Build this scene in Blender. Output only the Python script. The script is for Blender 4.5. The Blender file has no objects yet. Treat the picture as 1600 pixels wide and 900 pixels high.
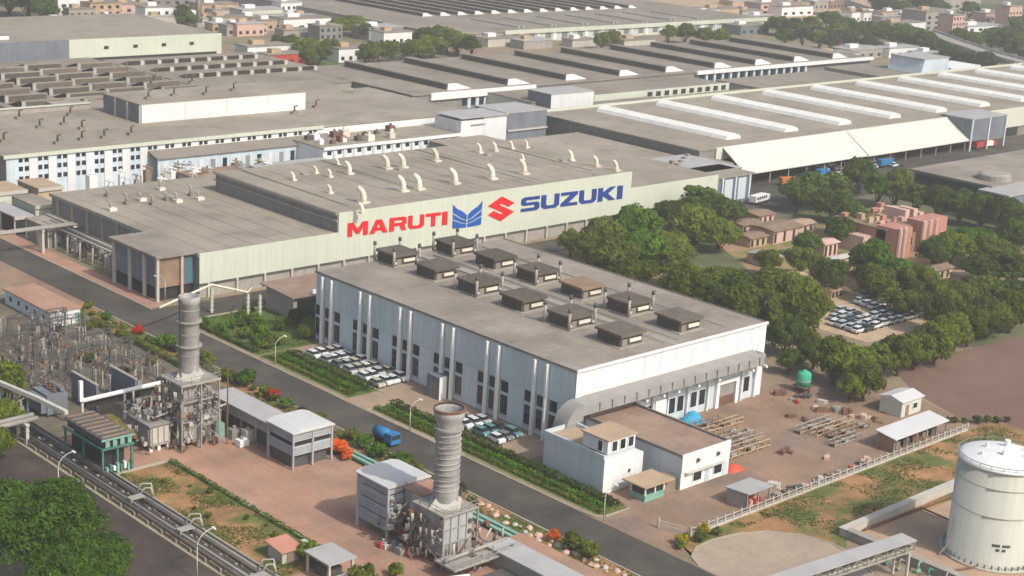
import bpy, math, random
from mathutils import Vector, Matrix
R = math.radians
rng = random.Random(7)
scn = bpy.context.scene
col = scn.collection

# ------------------------------------------------------------------ camera
CAM = Vector((0.0, 0.0, 100.0))
FOC, PITCH, ROLL, YAW = 2465.14, R(15.774), 0.0586, R(43.852)
_fw = Vector((math.sin(YAW)*math.cos(PITCH), math.cos(YAW)*math.cos(PITCH), -math.sin(PITCH)))
_r0 = Vector((math.cos(YAW), -math.sin(YAW), 0)); _u0 = _r0.cross(_fw)
_rt = _r0*math.cos(ROLL)+_u0*math.sin(ROLL); _up = _u0*math.cos(ROLL)-_r0*math.sin(ROLL)
cam = bpy.data.objects.new('camera', bpy.data.cameras.new('camera')); col.objects.link(cam)
_m = Matrix((_rt, _up, -_fw)).transposed().to_4x4(); _m.translation = CAM
cam.matrix_world = _m
cam.data.sensor_width = 36; cam.data.lens = 36*FOC/1600
cam.data.clip_start = 1; cam.data.clip_end = 9000
scn.camera = cam
def P(x, y, z=0.0):
    """survey point: the place at height z that the photograph shows at pixel x, y"""
    d = _fw*FOC+_rt*(x-800)-_up*(y-450)
    t = (z-CAM.z)/d.z
    return Vector((d.x*t, d.y*t, z))
def dist(p): return (Vector(p)-CAM).length

# ------------------------------------------------------------------ sky, sun, exposure
SUN_EL = 44; SUN_DIR = Vector((0.10, -1.0, 0)).normalized()      # towards the sun
w = bpy.data.worlds.new('World'); scn.world = w; w.use_nodes = True
nt = w.node_tree; bg = nt.nodes['Background']
sky = nt.nodes.new('ShaderNodeTexSky'); sky.sky_type = 'NISHITA'; sky.sun_disc = False
sky.sun_elevation = R(SUN_EL); sky.sun_rotation = math.atan2(SUN_DIR.x, SUN_DIR.y)
sky.air_density = 1.0; sky.dust_density = 4.0; sky.ozone_density = 1.0
nt.links.new(sky.outputs[0], bg.inputs[0]); bg.inputs[1].default_value = 0.15
sl = bpy.data.lights.new('sun', 'SUN'); sl.energy = 3.05; sl.angle = R(1.0); sl.color = (1.0, 0.972, 0.89)
so = bpy.data.objects.new('sun', sl); col.objects.link(so)
_to = Vector((SUN_DIR.x*math.cos(R(SUN_EL)), SUN_DIR.y*math.cos(R(SUN_EL)), math.sin(R(SUN_EL))))
so.rotation_euler = _to.to_track_quat('Z', 'Y').to_euler(); so.location = (200, 100, 300)
scn.view_settings.view_transform = 'Standard'; scn.view_settings.look = 'None'
scn.view_settings.exposure = 0.03; scn.view_settings.gamma = 1.0
scn.render.engine = 'CYCLES'
scn.cycles.max_bounces = 6; scn.cycles.diffuse_bounces = 3; scn.cycles.volume_bounces = 0
scn.cycles.use_denoising = True; scn.cycles.caustics_reflective = False; scn.cycles.caustics_refractive = False

# ------------------------------------------------------------------ materials
MATS = {}
def mat(name, c, rough=0.85, var=0.12, scale=0.25, c2=None, mix=(0.45, 0.65), mscale=0.08, streak=0.0, bump=0.0, metal=0.0,
        spec=0.3, leaf=False, objvar=0.0, fine=3.0, lines=None, stain=0.0):
    """procedural surface: base colour, broad blotches, fine grain, optional second colour in patches, optional rain streaks"""
    if name in MATS: return MATS[name]
    m = bpy.data.materials.new(name); m.use_nodes = True; n = m.node_tree; N = n.nodes; L = n.links
    b = N['Principled BSDF']; b.inputs['Roughness'].default_value = rough; b.inputs['Metallic'].default_value = metal
    b.inputs['Specular IOR Level'].default_value = spec
    geo = N.new('ShaderNodeNewGeometry')
    def noise(sc, det=4.0, vec=None):
        t = N.new('ShaderNodeTexNoise'); t.inputs['Scale'].default_value = sc; t.inputs['Detail'].default_value = det
        t.inputs['Roughness'].default_value = 0.6
        L.new(vec if vec else geo.outputs['Position'], t.inputs['Vector']); return t.outputs['Fac']
    def ramp(f, a, bb):
        r = N.new('ShaderNodeMapRange'); r.inputs[1].default_value = a; r.inputs[2].default_value = bb; L.new(f, r.inputs[0]); return r.outputs[0]
    def mixc(f, a, bb):
        x = N.new('ShaderNodeMix'); x.data_type = 'RGBA'
        if isinstance(f, float): x.inputs[0].default_value = f
        else: L.new(f, x.inputs[0])
        for i, s in ((6, a), (7, bb)):
            if isinstance(s, tuple): x.inputs[i].default_value = (*s, 1)
            else: L.new(s, x.inputs[i])
        return x.outputs[2]
    def mul(a, f):
        x = N.new('ShaderNodeVectorMath'); x.operation = 'SCALE'; L.new(a, x.inputs[0]); L.new(f, x.inputs[3]); return x.outputs[0]
    rgb = N.new('ShaderNodeRGB'); rgb.outputs[0].default_value = (*c, 1); cur = rgb.outputs[0]
    if c2: cur = mixc(ramp(noise(mscale, 6), *mix), cur, c2)
    def gain(f, amp):
        r = N.new('ShaderNodeMapRange'); r.inputs[1].default_value = 0.3; r.inputs[2].default_value = 0.7
        r.inputs[3].default_value = 1-amp; r.inputs[4].default_value = 1+amp; L.new(f, r.inputs[0]); return r.outputs[0]
    if var:
        cur = mul(cur, gain(noise(scale, 5), var)); cur = mul(cur, gain(noise(fine, 3), var*0.6))
    if stain:      # dried puddle marks and dust tongues
        st_ = N.new('ShaderNodeMapRange'); st_.inputs[1].default_value = .52; st_.inputs[2].default_value = .62
        st_.inputs[3].default_value = 1.0; st_.inputs[4].default_value = 1-stain; L.new(noise(.11, 8), st_.inputs[0]); cur = mul(cur, st_.outputs[0])
        mp2 = N.new('ShaderNodeMapping'); mp2.inputs['Scale'].default_value = (.9, .07, 1); L.new(geo.outputs['Position'], mp2.inputs[0])
        cur = mul(cur, gain(noise(1.0, 6, mp2.outputs[0]), stain*.45))
    if streak:
        mp = N.new('ShaderNodeMapping'); mp.inputs['Scale'].default_value = (1.2, 1.2, 0.06); L.new(geo.outputs['Position'], mp.inputs[0])
        cur = mul(cur, gain(noise(1.0, 4, mp.outputs[0]), streak))
    if lines:      # faint sheet seams: (axis, spacing, depth)
        ax, sp, dep = lines
        sx = N.new('ShaderNodeSeparateXYZ'); L.new(geo.outputs['Position'], sx.inputs[0])
        d = N.new('ShaderNodeMath'); d.operation = 'DIVIDE'; L.new(sx.outputs[ax], d.inputs[0]); d.inputs[1].default_value = sp
        fr = N.new('ShaderNodeMath'); fr.operation = 'FRACT'; L.new(d.outputs[0], fr.inputs[0])
        lt = N.new('ShaderNodeMapRange'); lt.inputs[1].default_value = 0.0; lt.inputs[2].default_value = 0.16
        lt.inputs[3].default_value = 1-dep; lt.inputs[4].default_value = 1.0; L.new(fr.outputs[0], lt.inputs[0]); cur = mul(cur, lt.outputs[0])
    if objvar:
        oi = N.new('ShaderNodeObjectInfo'); r = N.new('ShaderNodeMapRange'); r.inputs[3].default_value = 1-objvar; r.inputs[4].default_value = 1+objvar
        L.new(oi.outputs['Random'], r.inputs[0]); cur = mul(cur, r.outputs[0])
    L.new(cur, b.inputs['Base Color'])
    if bump:
        bp = N.new('ShaderNodeBump'); bp.inputs['Strength'].default_value = bump; bp.inputs['Distance'].default_value = 0.15
        L.new(noise(fine*0.7, 5), bp.inputs['Height']); L.new(bp.outputs[0], b.inputs['Normal'])
    if leaf:
        b.inputs['Specular IOR Level'].default_value = .08; b.inputs['Roughness'].default_value = .95
        out = [x for x in N if x.type == 'OUTPUT_MATERIAL'][0]
        tr = N.new('ShaderNodeBsdfTranslucent'); L.new(cur, tr.inputs['Color'])
        ms = N.new('ShaderNodeMixShader'); ms.inputs[0].default_value = 0.45
        L.new(b.outputs[0], ms.inputs[1]); L.new(tr.outputs[0], ms.inputs[2]); L.new(ms.outputs[0], out.inputs[0])
    MATS[name] = m; return m
M = dict(
 soil=mat('soil', (.30,.225,.155), var=.2, scale=.05, c2=(.20,.20,.09), mscale=.03, fine=.8),
 parksoil=mat('parksoil', (.36,.235,.13), var=.2, scale=.08, c2=(.17,.185,.06), mix=(.45,.6), mscale=.06, fine=.8),
 farsoil=mat('farsoil', (.24,.20,.14), var=.2, scale=.02, c2=(.10,.125,.05), mix=(.38,.56), mscale=.012, fine=.15),
 asphalt=mat('asphalt', (.078,.070,.057), var=.18, scale=.12, c2=(.10,.086,.07), mscale=.06, fine=1.0, stain=.16),
 asphalt_dark=mat('asphalt_dark', (.058,.047,.040), var=.2, scale=.1, c2=(.095,.068,.058), mscale=.09, fine=1.0),
 kerb=mat('kerb_concrete', (.40,.36,.28), var=.15),
 plaza=mat('plaza_paving', (.43,.245,.17), var=.15, scale=.12, c2=(.36,.235,.17), mscale=.1, fine=2.0, bump=.1, lines=(0, 2.4, .07), stain=.1),
 yard=mat('yard_paving', (.305,.20,.135), var=.2, scale=.1, c2=(.245,.18,.14), mscale=.07, fine=1.5, stain=.14),
 forecourt=mat('forecourt', (.36,.265,.19), var=.15, scale=.2, fine=1.5),
 lawn=mat('lawn_turf', (.085,.155,.025), var=.3, scale=.3, c2=(.14,.14,.04), mix=(.45,.7), mscale=.2, fine=4, bump=.3),
 drygrass=mat('dry_turf', (.125,.14,.038), var=.3, scale=.2, c2=(.36,.195,.09), mix=(.44,.56), mscale=.11, fine=3, bump=.3),
 gravel=mat('yard_gravel', (.175,.14,.10), var=.3, scale=.4, c2=(.14,.135,.095), mscale=.15, fine=2.5, bump=.4),
 field=mat('brown_field', (.20,.118,.09), var=.08, scale=.06, c2=(.215,.137,.105), mscale=.04, fine=.6, stain=.1),
 pad=mat('concrete_pad', (.40,.31,.235), var=.12, scale=.2, fine=1.2),
 padred=mat('tank_pad', (.44,.30,.20), var=.12, scale=.2, fine=1.2),
 roof=mat('roof_taupe', (.318,.270,.212), var=.14, scale=.05, c2=(.375,.325,.26), mix=(.35,.7), mscale=.045, stain=.16, fine=1.0, lines=(1, 6.2, .07)),
 roofhall=mat('roof_hall', (.275,.235,.195), var=.13, scale=.06, c2=(.335,.288,.24), mix=(.35,.7), mscale=.06, stain=.16, fine=1.2, lines=(1, 6.2, .06)),
 roofdark=mat('roof_dark', (.26,.225,.19), var=.12, scale=.1),
 roofbrown=mat('roof_brown', (.30,.205,.15), var=.14, scale=.25, c2=(.34,.245,.19), mscale=.2, fine=1.5),
 roofgrey=mat('roof_grey', (.42,.41,.40), var=.1, scale=.2),
 roofpale=mat('roof_pale', (.60,.60,.585), var=.08, scale=.2, lines=(0, .9, .1)),
 rooftan=mat('roof_tan', (.45,.33,.22), var=.1, scale=.3),
 rooffar=mat('roof_far', (.27,.228,.182), var=.16, scale=.04, c2=(.32,.28,.225), mix=(.35,.7), mscale=.03, fine=.5, stain=.15),
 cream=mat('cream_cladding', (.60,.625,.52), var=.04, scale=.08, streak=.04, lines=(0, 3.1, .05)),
 creamawn=mat('cream_awning', (.66,.655,.575), var=.04, scale=.08, lines=(0, 2.4, .06)),
 white=mat('white_paint', (.82,.82,.81), var=.05, scale=.3, streak=.05),
 whitewall=mat('white_cladding', (.74,.745,.745), var=.07, scale=.2, streak=.07),
 ridge=mat('white_ridge', (.84,.82,.76), var=.05, scale=.15, fine=.8),
 bluegrey=mat('bluegrey_cladding', (.56,.63,.65), var=.06, scale=.1, streak=.08),
 bluegrey2=mat('bluegrey_panel', (.58,.65,.67), var=.05, scale=.1, streak=.08, objvar=.05),
 paleblue=mat('paleblue_cladding', (.58,.66,.72), var=.1, scale=.2, streak=.12),
 grey=mat('grey_steel', (.30,.29,.275), var=.12, scale=.4, rough=.6),
 greydk=mat('dark_steel', (.10,.097,.094), var=.2, scale=.5, rough=.6),
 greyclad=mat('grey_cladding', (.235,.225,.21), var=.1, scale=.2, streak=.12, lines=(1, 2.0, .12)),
 slate=mat('slate_cladding', (.18,.20,.23), var=.12, scale=.2, streak=.15, lines=(1, 1.6, .15)),
 louvre=mat('louvre_steel', (.40,.41,.415), var=.1, scale=.5, rough=.55, streak=.1),
 concrete=mat('concrete', (.36,.33,.29), var=.12, scale=.4, streak=.08),
 conc_lt=mat('light_concrete', (.52,.49,.43), var=.1, scale=.4),
 glass=mat('dark_glass', (.024,.030,.034), rough=.15, var=.2, spec=.5, objvar=.4),
 glassb=mat('blue_glass', (.10,.19,.24), rough=.2, var=.1, spec=.6),
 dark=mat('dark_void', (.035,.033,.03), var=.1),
 vent=mat('cream_vent', (.74,.67,.55), var=.1, scale=1, objvar=.12, streak=.12),
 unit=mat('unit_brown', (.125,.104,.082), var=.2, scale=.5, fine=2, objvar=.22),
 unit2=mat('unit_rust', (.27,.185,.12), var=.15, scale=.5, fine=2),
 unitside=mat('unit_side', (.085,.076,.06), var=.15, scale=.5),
 stack=mat('stack_steel', (.355,.345,.33), var=.14, scale=.5, rough=.6, streak=.12, c2=(.27,.255,.24), mscale=.35),
 rust=mat('rust_brown', (.19,.10,.07), var=.25, scale=.6),
 pipe=mat('pipe_lagging', (.36,.34,.30), var=.1, rough=.5, scale=.5),
 pipedk=mat('pipe_dark', (.15,.125,.11), var=.2, rough=.6, scale=.5),
 green=mat('green_paint', (.075,.20,.165), var=.15, scale=.6),
 greenpale=mat('green_pale', (.22,.40,.32), var=.15, scale=.6),
 tank=mat('tank_cream', (.51,.505,.435), var=.04, scale=.2, streak=.07, rough=.55),
 tankroof=mat('tank_roof', (.80,.80,.78), var=.05, rough=.5),
 redsign=mat('sign_red', (.72,.015,.02), var=.03, rough=.5),
 bluesign=mat('sign_blue', (.012,.10,.42), var=.03, rough=.5),
 navy=mat('sign_navy', (.015,.055,.25), var=.03, rough=.5),
 bark=mat('bark', (.12,.085,.06), var=.2, scale=2),
 leaf_mid=mat('leaf_mid', (.172,.222,.026), var=.35, scale=.35, fine=1.6, leaf=True, objvar=.27, c2=(.18,.205,.036), mscale=.12),
 leaf_dark=mat('leaf_dark', (.112,.172,.030), var=.35, scale=.35, fine=1.6, leaf=True, objvar=.27, c2=(.12,.165,.036), mscale=.12),
 leaf_bright=mat('leaf_bright', (.140,.255,.022), var=.35, scale=.3, fine=1.6, leaf=True, objvar=.15, c2=(.09,.175,.026), mscale=.2),
 leaf_olive=mat('leaf_olive', (.20,.235,.04), var=.3, scale=.35, fine=1.6, leaf=True, objvar=.15, c2=(.125,.165,.036), mscale=.15),
 leaf_big=mat('leaf_big', (.10,.19,.024), var=.4, scale=.5, fine=1.6, leaf=True, objvar=.1, c2=(.065,.12,.024), mscale=.3),
 leaf_dusty=mat('leaf_dusty', (.115,.125,.075), var=.3, scale=.35, fine=1.6, leaf=True, objvar=.15),
 flower_red=mat('flower_red', (.60,.05,.03), var=.2, leaf=True),
 flower_or=mat('flower_orange', (.75,.16,.03), var=.25, leaf=True, c2=(.8,.28,.05), mscale=.6),
 flower_yel=mat('flower_yellow', (.50,.40,.03), var=.2, leaf=True),
 pink=mat('pink_stone', (.50,.235,.18), var=.12, scale=.3, streak=.1),
 pinklt=mat('pale_pink_stone', (.62,.42,.35), var=.1, scale=.3),
 sand=mat('sand_stone', (.50,.37,.24), var=.2, scale=.4),
 brownst=mat('brown_stone', (.27,.19,.13), var=.2, scale=.4),
 red=mat('red_paint', (.50,.06,.045), var=.15), orange=mat('orange_paint', (.60,.20,.05), var=.15),
 blue=mat('blue_paint', (.03,.20,.42), var=.1, rough=.4), bluetarp=mat('blue_tarp', (.06,.38,.58), var=.15, scale=1.0, bump=.5),
 tyre=mat('tyre', (.02,.02,.02), var=.1),
)
CARPAINT = [mat('car_white', (.75,.76,.76), var=.02, rough=.3, spec=.5), mat('car_silver', (.48,.51,.53), var=.02, rough=.3, spec=.5),
            mat('car_grey', (.20,.215,.225), var=.02, rough=.3, spec=.5), mat('car_beige', (.52,.47,.38), var=.02, rough=.3, spec=.5),
            mat('car_dark', (.045,.05,.06), var=.02, rough=.3, spec=.5), mat('car_teal', (.12,.27,.26), var=.02, rough=.3, spec=.5),
            mat('car_red', (.38,.03,.03), var=.02, rough=.3, spec=.5)]
CARWORD = ['white', 'silver', 'grey', 'beige', 'black', 'teal green', 'red']

# ------------------------------------------------------------------ mesh helpers
ORG = {}
class MB:
    def __init__(s): s.v = []; s.f = []; s.mi = []
    def add(s, vs, fs, m=0):
        k = len(s.v); s.v += [tuple(a) for a in vs]
        for f in fs: s.f.append(tuple(i+k for i in f)); s.mi.append(m)
        return s
    def box(s, x0, x1, y0, y1, z0, z1, m=0):
        return s.add([(x0,y0,z0),(x1,y0,z0),(x1,y1,z0),(x0,y1,z0),(x0,y0,z1),(x1,y0,z1),(x1,y1,z1),(x0,y1,z1)],
                     [(3,2,1,0),(4,5,6,7),(0,1,5,4),(1,2,6,5),(2,3,7,6),(3,0,4,7)], m)
    def prism(s, poly, z0, z1, m=0):
        n = len(poly)
        return s.add([(x,y,z0) for x,y in poly]+[(x,y,z1) for x,y in poly],
                     [tuple(range(n-1,-1,-1)), tuple(range(n,2*n))]+[(i,(i+1)%n,(i+1)%n+n,i+n) for i in range(n)], m)
    def prismx(s, poly, x0, x1, m=0):      # poly in (y, z), extruded along x
        n = len(poly)
        return s.add([(x0,y,z) for y,z in poly]+[(x1,y,z) for y,z in poly],
                     [tuple(range(n-1,-1,-1)), tuple(range(n,2*n))]+[(i,(i+1)%n,(i+1)%n+n,i+n) for i in range(n)], m)
    def prismy(s, poly, y0, y1, m=0):      # poly in (x, z), extruded along y
        n = len(poly)
        return s.add([(x,y0,z) for x,z in poly]+[(x,y1,z) for x,z in poly],
                     [tuple(range(n)), tuple(range(2*n-1,n-1,-1))]+[(i,i+n,(i+1)%n+n,(i+1)%n) for i in range(n)], m)
    def cyl(s, p0, p1, r0, r1=None, n=8, m=0, caps=True):
        p0, p1 = Vector(p0), Vector(p1); r1 = r0 if r1 is None else r1
        d = (p1-p0).normalized(); a = d.orthogonal().normalized(); b = d.cross(a)
        vs = []
        for p, r in ((p0, r0), (p1, r1)):
            for i in range(n):
                t = 2*math.pi*i/n; vs.append(p+a*(r*math.cos(t))+b*(r*math.sin(t)))
        fs = [(i,(i+1)%n,(i+1)%n+n,i+n) for i in range(n)]
        if caps: fs += [tuple(range(n-1,-1,-1)), tuple(range(n,2*n))]
        return s.add(vs, fs, m)
    def tube(s, path, r, n=6, m=0):
        rr = r if isinstance(r, (list, tuple)) else [r]*len(path)
        pts = [Vector(p) for p in path]; vs = []; a = None
        for i, p in enumerate(pts):
            d = (pts[min(i+1,len(pts)-1)]-pts[max(i-1,0)]).normalized()
            if a is None: a = d.orthogonal().normalized()
            else: a = (a-d*a.dot(d)).normalized()
            b = d.cross(a)
            for k in range(n):
                t = 2*math.pi*k/n; vs.append(p+a*(rr[i]*math.cos(t))+b*(rr[i]*math.sin(t)))
        fs = []
        for i in range(len(pts)-1):
            for k in range(n): fs.append((i*n+k, i*n+(k+1)%n, (i+1)*n+(k+1)%n, (i+1)*n+k))
        L = (len(pts)-1)*n
        fs += [tuple(range(n-1,-1,-1)), tuple(range(L, L+n))]
        return s.add(vs, fs, m)
    def lathe(s, cx, cy, prof, n=24, m=0, caps=True):
        vs = []
        for r, z in prof:
            for k in range(n):
                t = 2*math.pi*k/n; vs.append((cx+r*math.cos(t), cy+r*math.sin(t), z))
        fs = []
        for i in range(len(prof)-1):
            for k in range(n): fs.append((i*n+k, i*n+(k+1)%n, (i+1)*n+(k+1)%n, (i+1)*n+k))
        if caps and prof[0][0] > .001: fs.append(tuple(range(n-1,-1,-1)))
        if caps and prof[-1][0] > .001: fs.append(tuple(range((len(prof)-1)*n, len(prof)*n)))
        return s.add(vs, fs, m)
    def build(s, name, mats, parent=None, smooth=False, org=None):
        o0 = Vector(ORG.get(parent.name, (0,0,0))) if parent else Vector(org or (0,0,0))
        me = bpy.data.meshes.new(name)
        me.from_pydata([(a[0]-o0.x, a[1]-o0.y, a[2]-o0.z) for a in s.v], [], s.f)
        mats = mats if isinstance(mats, (list, tuple)) else [mats]
        for x in mats: me.materials.append(M[x] if isinstance(x, str) else x)
        if len(mats) > 1: me.polygons.foreach_set('material_index', s.mi)
        if smooth: me.polygons.foreach_set('use_smooth', [True]*len(me.polygons))
        me.update()
        o = bpy.data.objects.new(name, me); col.objects.link(o)
        if parent: o.parent = parent; ORG[o.name] = tuple(o0)
        else: o.location = o0; ORG[o.name] = tuple(o0)
        return o
def tag(o, label, cat, group=None, kind=None):
    if label: o['label'] = label
    if cat: o['category'] = cat
    if group: o['group'] = group
    if kind: o['kind'] = kind
    return o
def thing(name, label, cat, loc=(0,0,0), group=None, rz=0.0):
    o = bpy.data.objects.new(name, None); col.objects.link(o); o.location = loc; o.rotation_euler.z = rz
    o.empty_display_size = .5; ORG[o.name] = tuple(loc)
    return tag(o, label, cat, group)
def copy_tree(o, parent=None):
    c = o.copy(); col.objects.link(c); c.parent = parent
    for ch in o.children: copy_tree(ch, c)
    return c
def share(src, parent, loc, rz=0.0, scale=None):
    """a further piece with the mesh of src, under parent, at parent-relative loc"""
    c = src.copy(); col.objects.link(c); c.parent = parent; c.location = loc
    if rz: c.rotation_euler.z = rz
    if scale: c.scale = scale
    return c
def local(parent, p): o = ORG[parent.name]; return (p[0]-o[0], p[1]-o[1], p[2]-o[2])
ORD = ['first','second','third','fourth','fifth','sixth','seventh','eighth','ninth','tenth','eleventh','twelfth','thirteenth','fourteenth',
       'fifteenth','sixteenth','seventeenth','eighteenth','nineteenth','twentieth']
def nth(i): return ORD[i] if i < 20 else 'twenty-'+ORD[i-20] if i < 29 else 'thirtieth' if i == 29 else 'thirty-'+ORD[i-30]
def sheet(name, poly, z, m, kind='structure', thick=None):
    mb = MB(); mb.add([(x,y,z) for x,y in poly], [tuple(range(len(poly)))])
    o = mb.build(name, m); return tag(o, None, None, None, kind)
def rect(x0, x1, y0, y1): return [(x0,y0),(x1,y0),(x1,y1),(x0,y1)]

# ================================================================== GROUND, ROADS, LAWNS
sheet('ground', [(-600,-500),(3500,-500),(3500,3500),(-600,3500)], 0.0, 'farsoil')
sheet('plant_ground', rect(60,300,60,470), 0.004, 'soil')
sheet('plant_ground', rect(300,800,300,800), 0.004, 'soil')
sheet('main_road', rect(158,167,-60,520), 0.012, 'asphalt')
sheet('side_road', rect(167,420,274,284), 0.012, 'asphalt')
sheet('side_road', [(352,284),(420,274),(620,274),(620,310),(362,310)], 0.008, 'asphalt')
sheet('lower_road', rect(99.5,110.3,-60,420), 0.012, 'asphalt_dark')
sheet('left_verge_ground', rect(151,158,296,420), 0.010, 'yard')
sheet('sidewalk', rect(167.3,171.5,284.5,420), 0.10, 'plaza')
sheet('plaza', rect(116.2,150.5,120,232), 0.010, 'plaza')
sheet('grass_parcel', rect(116.4,126.4,164,209.2), 0.030, 'drygrass')
sheet('switchyard_gravel', rect(112,153,228,310), 0.014, 'gravel')
sheet('verge_strip', rect(153.6,157.8,60,296), 0.020, 'drygrass')
sheet('lawn', rect(168.6,196,246.5,273), 0.030, 'lawn')
sheet('hedge_lawn', rect(168.6,175.4,217,246), 0.030, 'lawn')
sheet('car_park', rect(175.8,184,214,246), 0.020, 'forecourt')
sheet('forecourt', rect(167.3,184,184,217), 0.016, 'forecourt')
sheet('hedge_lawn', rect(168.4,174.2,152.2,210), 0.030, 'lawn')
sheet('car_park', rect(174.4,184,176,202), 0.022, 'forecourt')
sheet('yard', [(167.3,136.5),(255,138.5),(262,160),(250,176),(184,176),(174.2,172),(174.2,152.2),(167.3,150.5)], 0.018, 'yard')
sheet('grass_strip', [(168.6,131),(171,138.3),(176,139),(262,139),(262,120),(194,124.5),(190.6,122),(190.2,125.5),(188.7,129.6),(185.6,133.4),(181,135.7),(176,136.5),(172,136.2),(169,134.5)], 0.026, 'drygrass')
sheet('turning_pad', [(150,60),(150,100),(160,100),(167.3,112),(167.3,131.5),(169,134.2),(172,135.9),(176,136.2),(181,135.3),(185.5,133),(188.6,129.2),(190.1,124.5),(189,119),(186.4,114.5),(182,105),(180,60)], 0.030, 'pad')
sheet('tank_pad_floor', rect(194.4,236,92,125), 0.024, 'padred')
sheet('brown_field', [(259,128),(256,141),(263,158),(272,168.5),(318,165.5),(420,160),(420,90),(262,90)], 0.020, 'field')
sheet('car_lot_ground', [(283,182),(316,181),(324,206),(296,212),(281,200)], 0.016, 'sand')
sheet('park_ground', [(300,206),(395,196),(395,236),(362,262),(330,270),(306,232)], 0.012, 'parksoil')
def kerb_line(pts, wdt=.3, h=.13):
    mb = MB()
    for a, b in zip(pts[:-1], pts[1:]):
        a, b = Vector((*a,0)), Vector((*b,0)); d = (b-a).normalized(); n = Vector((-d.y,d.x,0))*wdt*.5
        mb.prism([(p.x,p.y) for p in (a-n,b-n,b+n,a+n)], 0.0, h)
    return tag(mb.build('kerb', 'kerb'), None, None, None, 'structure')
kerb_line([(167.15,284.3),(167.15,420)]); kerb_line([(167.2,247),(167.2,273.5),(196,273.7)])
kerb_line([(167.2,217),(167.2,246.9)]); kerb_line([(167.2,156),(167.2,210.2),(174.4,210.4)])
kerb_line([(167.2,156),(167.6,153.2),(169,152),(174.4,151.9)])
kerb_line([(175.6,215),(175.6,246)]); kerb_line([(157.85,60),(157.85,296)])
kerb_line([(110.5,60),(110.5,420)]); kerb_line([(116.3,164),(116.3,209.3),(126.5,209.3),(126.5,164)], .45, .35)
kerb_line([(167.4,131.5),(169,134.3),(172,136.0),(176,136.3),(181,135.4),(185.6,133.1),(188.7,129.3),(190.2,124.5),(189.1,119),(186.5,114.5)])
# painted paving joints of the plaza
mb = MB()
for y in (146, 160, 174.5, 189): mb.box(127, 150, y-.12, y+.12, .0, .022)
mb.box(138.2,138.5,120,206,.0,.0225)
tag(mb.build('paving_band', 'forecourt'), None, None, None, 'structure')
# far ground: fields, roads, yards
for nm, pts, z, mm in [
  ('far_road', [(640,300),(700,330),(860,560),(1200,1000),(1240,1000),(880,540),(715,318),(650,290)], .02, 'asphalt'),
  ('far_road', [(560,700),(980,620),(984,632),(562,714)], .024, 'asphalt'),
  ('far_field', [(700,640),(900,560),(1100,700),(900,900)], .008, 'sand'),
  ('far_field', [(450,700),(560,740),(520,860),(400,800)], .008, 'yard'),
  ('far_lawn', [(372,520),(420,520),(440,600),(380,610)], .012, 'lawn')]:
    sheet(nm, pts, z, mm)

# ================================================================== WINDOW HELPERS
def win_x(parent, X, y0, y1, z0, z1, frame='white', pane='glass', fw=.1, out=-1):
    """a window in a wall facing -x (out=-1): frame part with a pane inside"""
    a = MB(); s = out*.12
    xa, xb = sorted((X, X+s))
    a.box(xa,xb,y0,y1,z0,z0+fw); a.box(xa,xb,y0,y1,z1-fw,z1); a.box(xa,xb,y0,y0+fw,z0+fw,z1-fw); a.box(xa,xb,y1-fw,y1,z0+fw,z1-fw)
    w_ = a.build('window', frame, parent)
    MB().box(*sorted((X, X+out*.05)), y0+fw, y1-fw, z0+fw, z1-fw).build('pane', pane, w_)
    return w_
def win_y(parent, Y, x0, x1, z0, z1, frame='white', pane='glass', fw=.1, name='window'):
    a = MB(); ya, yb = Y-.12, Y
    a.box(x0,x1,ya,yb,z0,z0+fw); a.box(x0,x1,ya,yb,z1-fw,z1); a.box(x0,x0+fw,ya,yb,z0+fw,z1-fw); a.box(x1-fw,x1,ya,yb,z0+fw,z1-fw)
    w_ = a.build(name, frame, parent)
    MB().box(x0+fw, x1-fw, Y-.05, Y, z0+fw, z1-fw).build('pane', pane, w_)
    return w_
def flat_y(parent, Y, x0, x1, z0, z1, m='glass', name='window', d=.06):
    return MB().box(x0,x1,Y-d,Y+.02,z0,z1).build(name, m, parent)
def parapet(mb, x0, x1, y0, y1, z, h=.5, t=.35, m=0):
    mb.box(x0,x1,y0,y0+t,z,z+h,m); mb.box(x0,x1,y1-t,y1,z,z+h,m); mb.box(x0,x0+t,y0+t,y1-t,z,z+h,m); mb.box(x1-t,x1,y0+t,y1-t,z,z+h,m)

# ================================================================== FOREGROUND HALL (blue-grey side, white end)
hall = thing('factory_hall', 'blue-grey hall with paired white posts and two rows of roof ventilators', 'factory', (184,174.5,0))
HX0, HX1, HY0, HY1, HZ = 184.0, 235.5, 174.5, 248.6, 14.5
MB().box(HX0+.15,HX1,HY0+.15,HY1,0,HZ-.3).build('wall', 'bluegrey', hall)
MB().box(HX0-.25,HX1+.2,HY0-.25,HY1+.2,HZ-.3,HZ).build('roof', 'roofhall', hall)
mb = MB(); mb.box(HX0-.3,HX0-.05,HY0-.28,HY1+.2,HZ+.002,HZ+.2); mb.build('roof_edge', 'grey', hall)
MB().box(HX0-.04,HX1+.25,HY0-.32,HY0-.05,HZ-.28,HZ+.22).build('roof_edge', 'whitewall', hall)
MB().box(HX1+.0,HX1+.22,HY0-.04,HY1,HZ+.002,HZ+.18).build('roof_edge', 'roofdark', hall)
PW = 12.36; PY = [245.9-PW*i for i in range(6)]
pan = None
for i in range(24):                                     # side cladding panels
    y1 = HY1-i*3.088
    MB().box(HX0,HX0+.15,y1-3.06,y1,7.85,HZ-.32).build('wall_panel', 'bluegrey2', hall)
for i in range(24):
    y1 = HY1-i*3.088
    MB().box(HX0,HX0+.15,y1-3.06,y1,.35,7.80).build('wall_panel', 'bluegrey2', hall)
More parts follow.
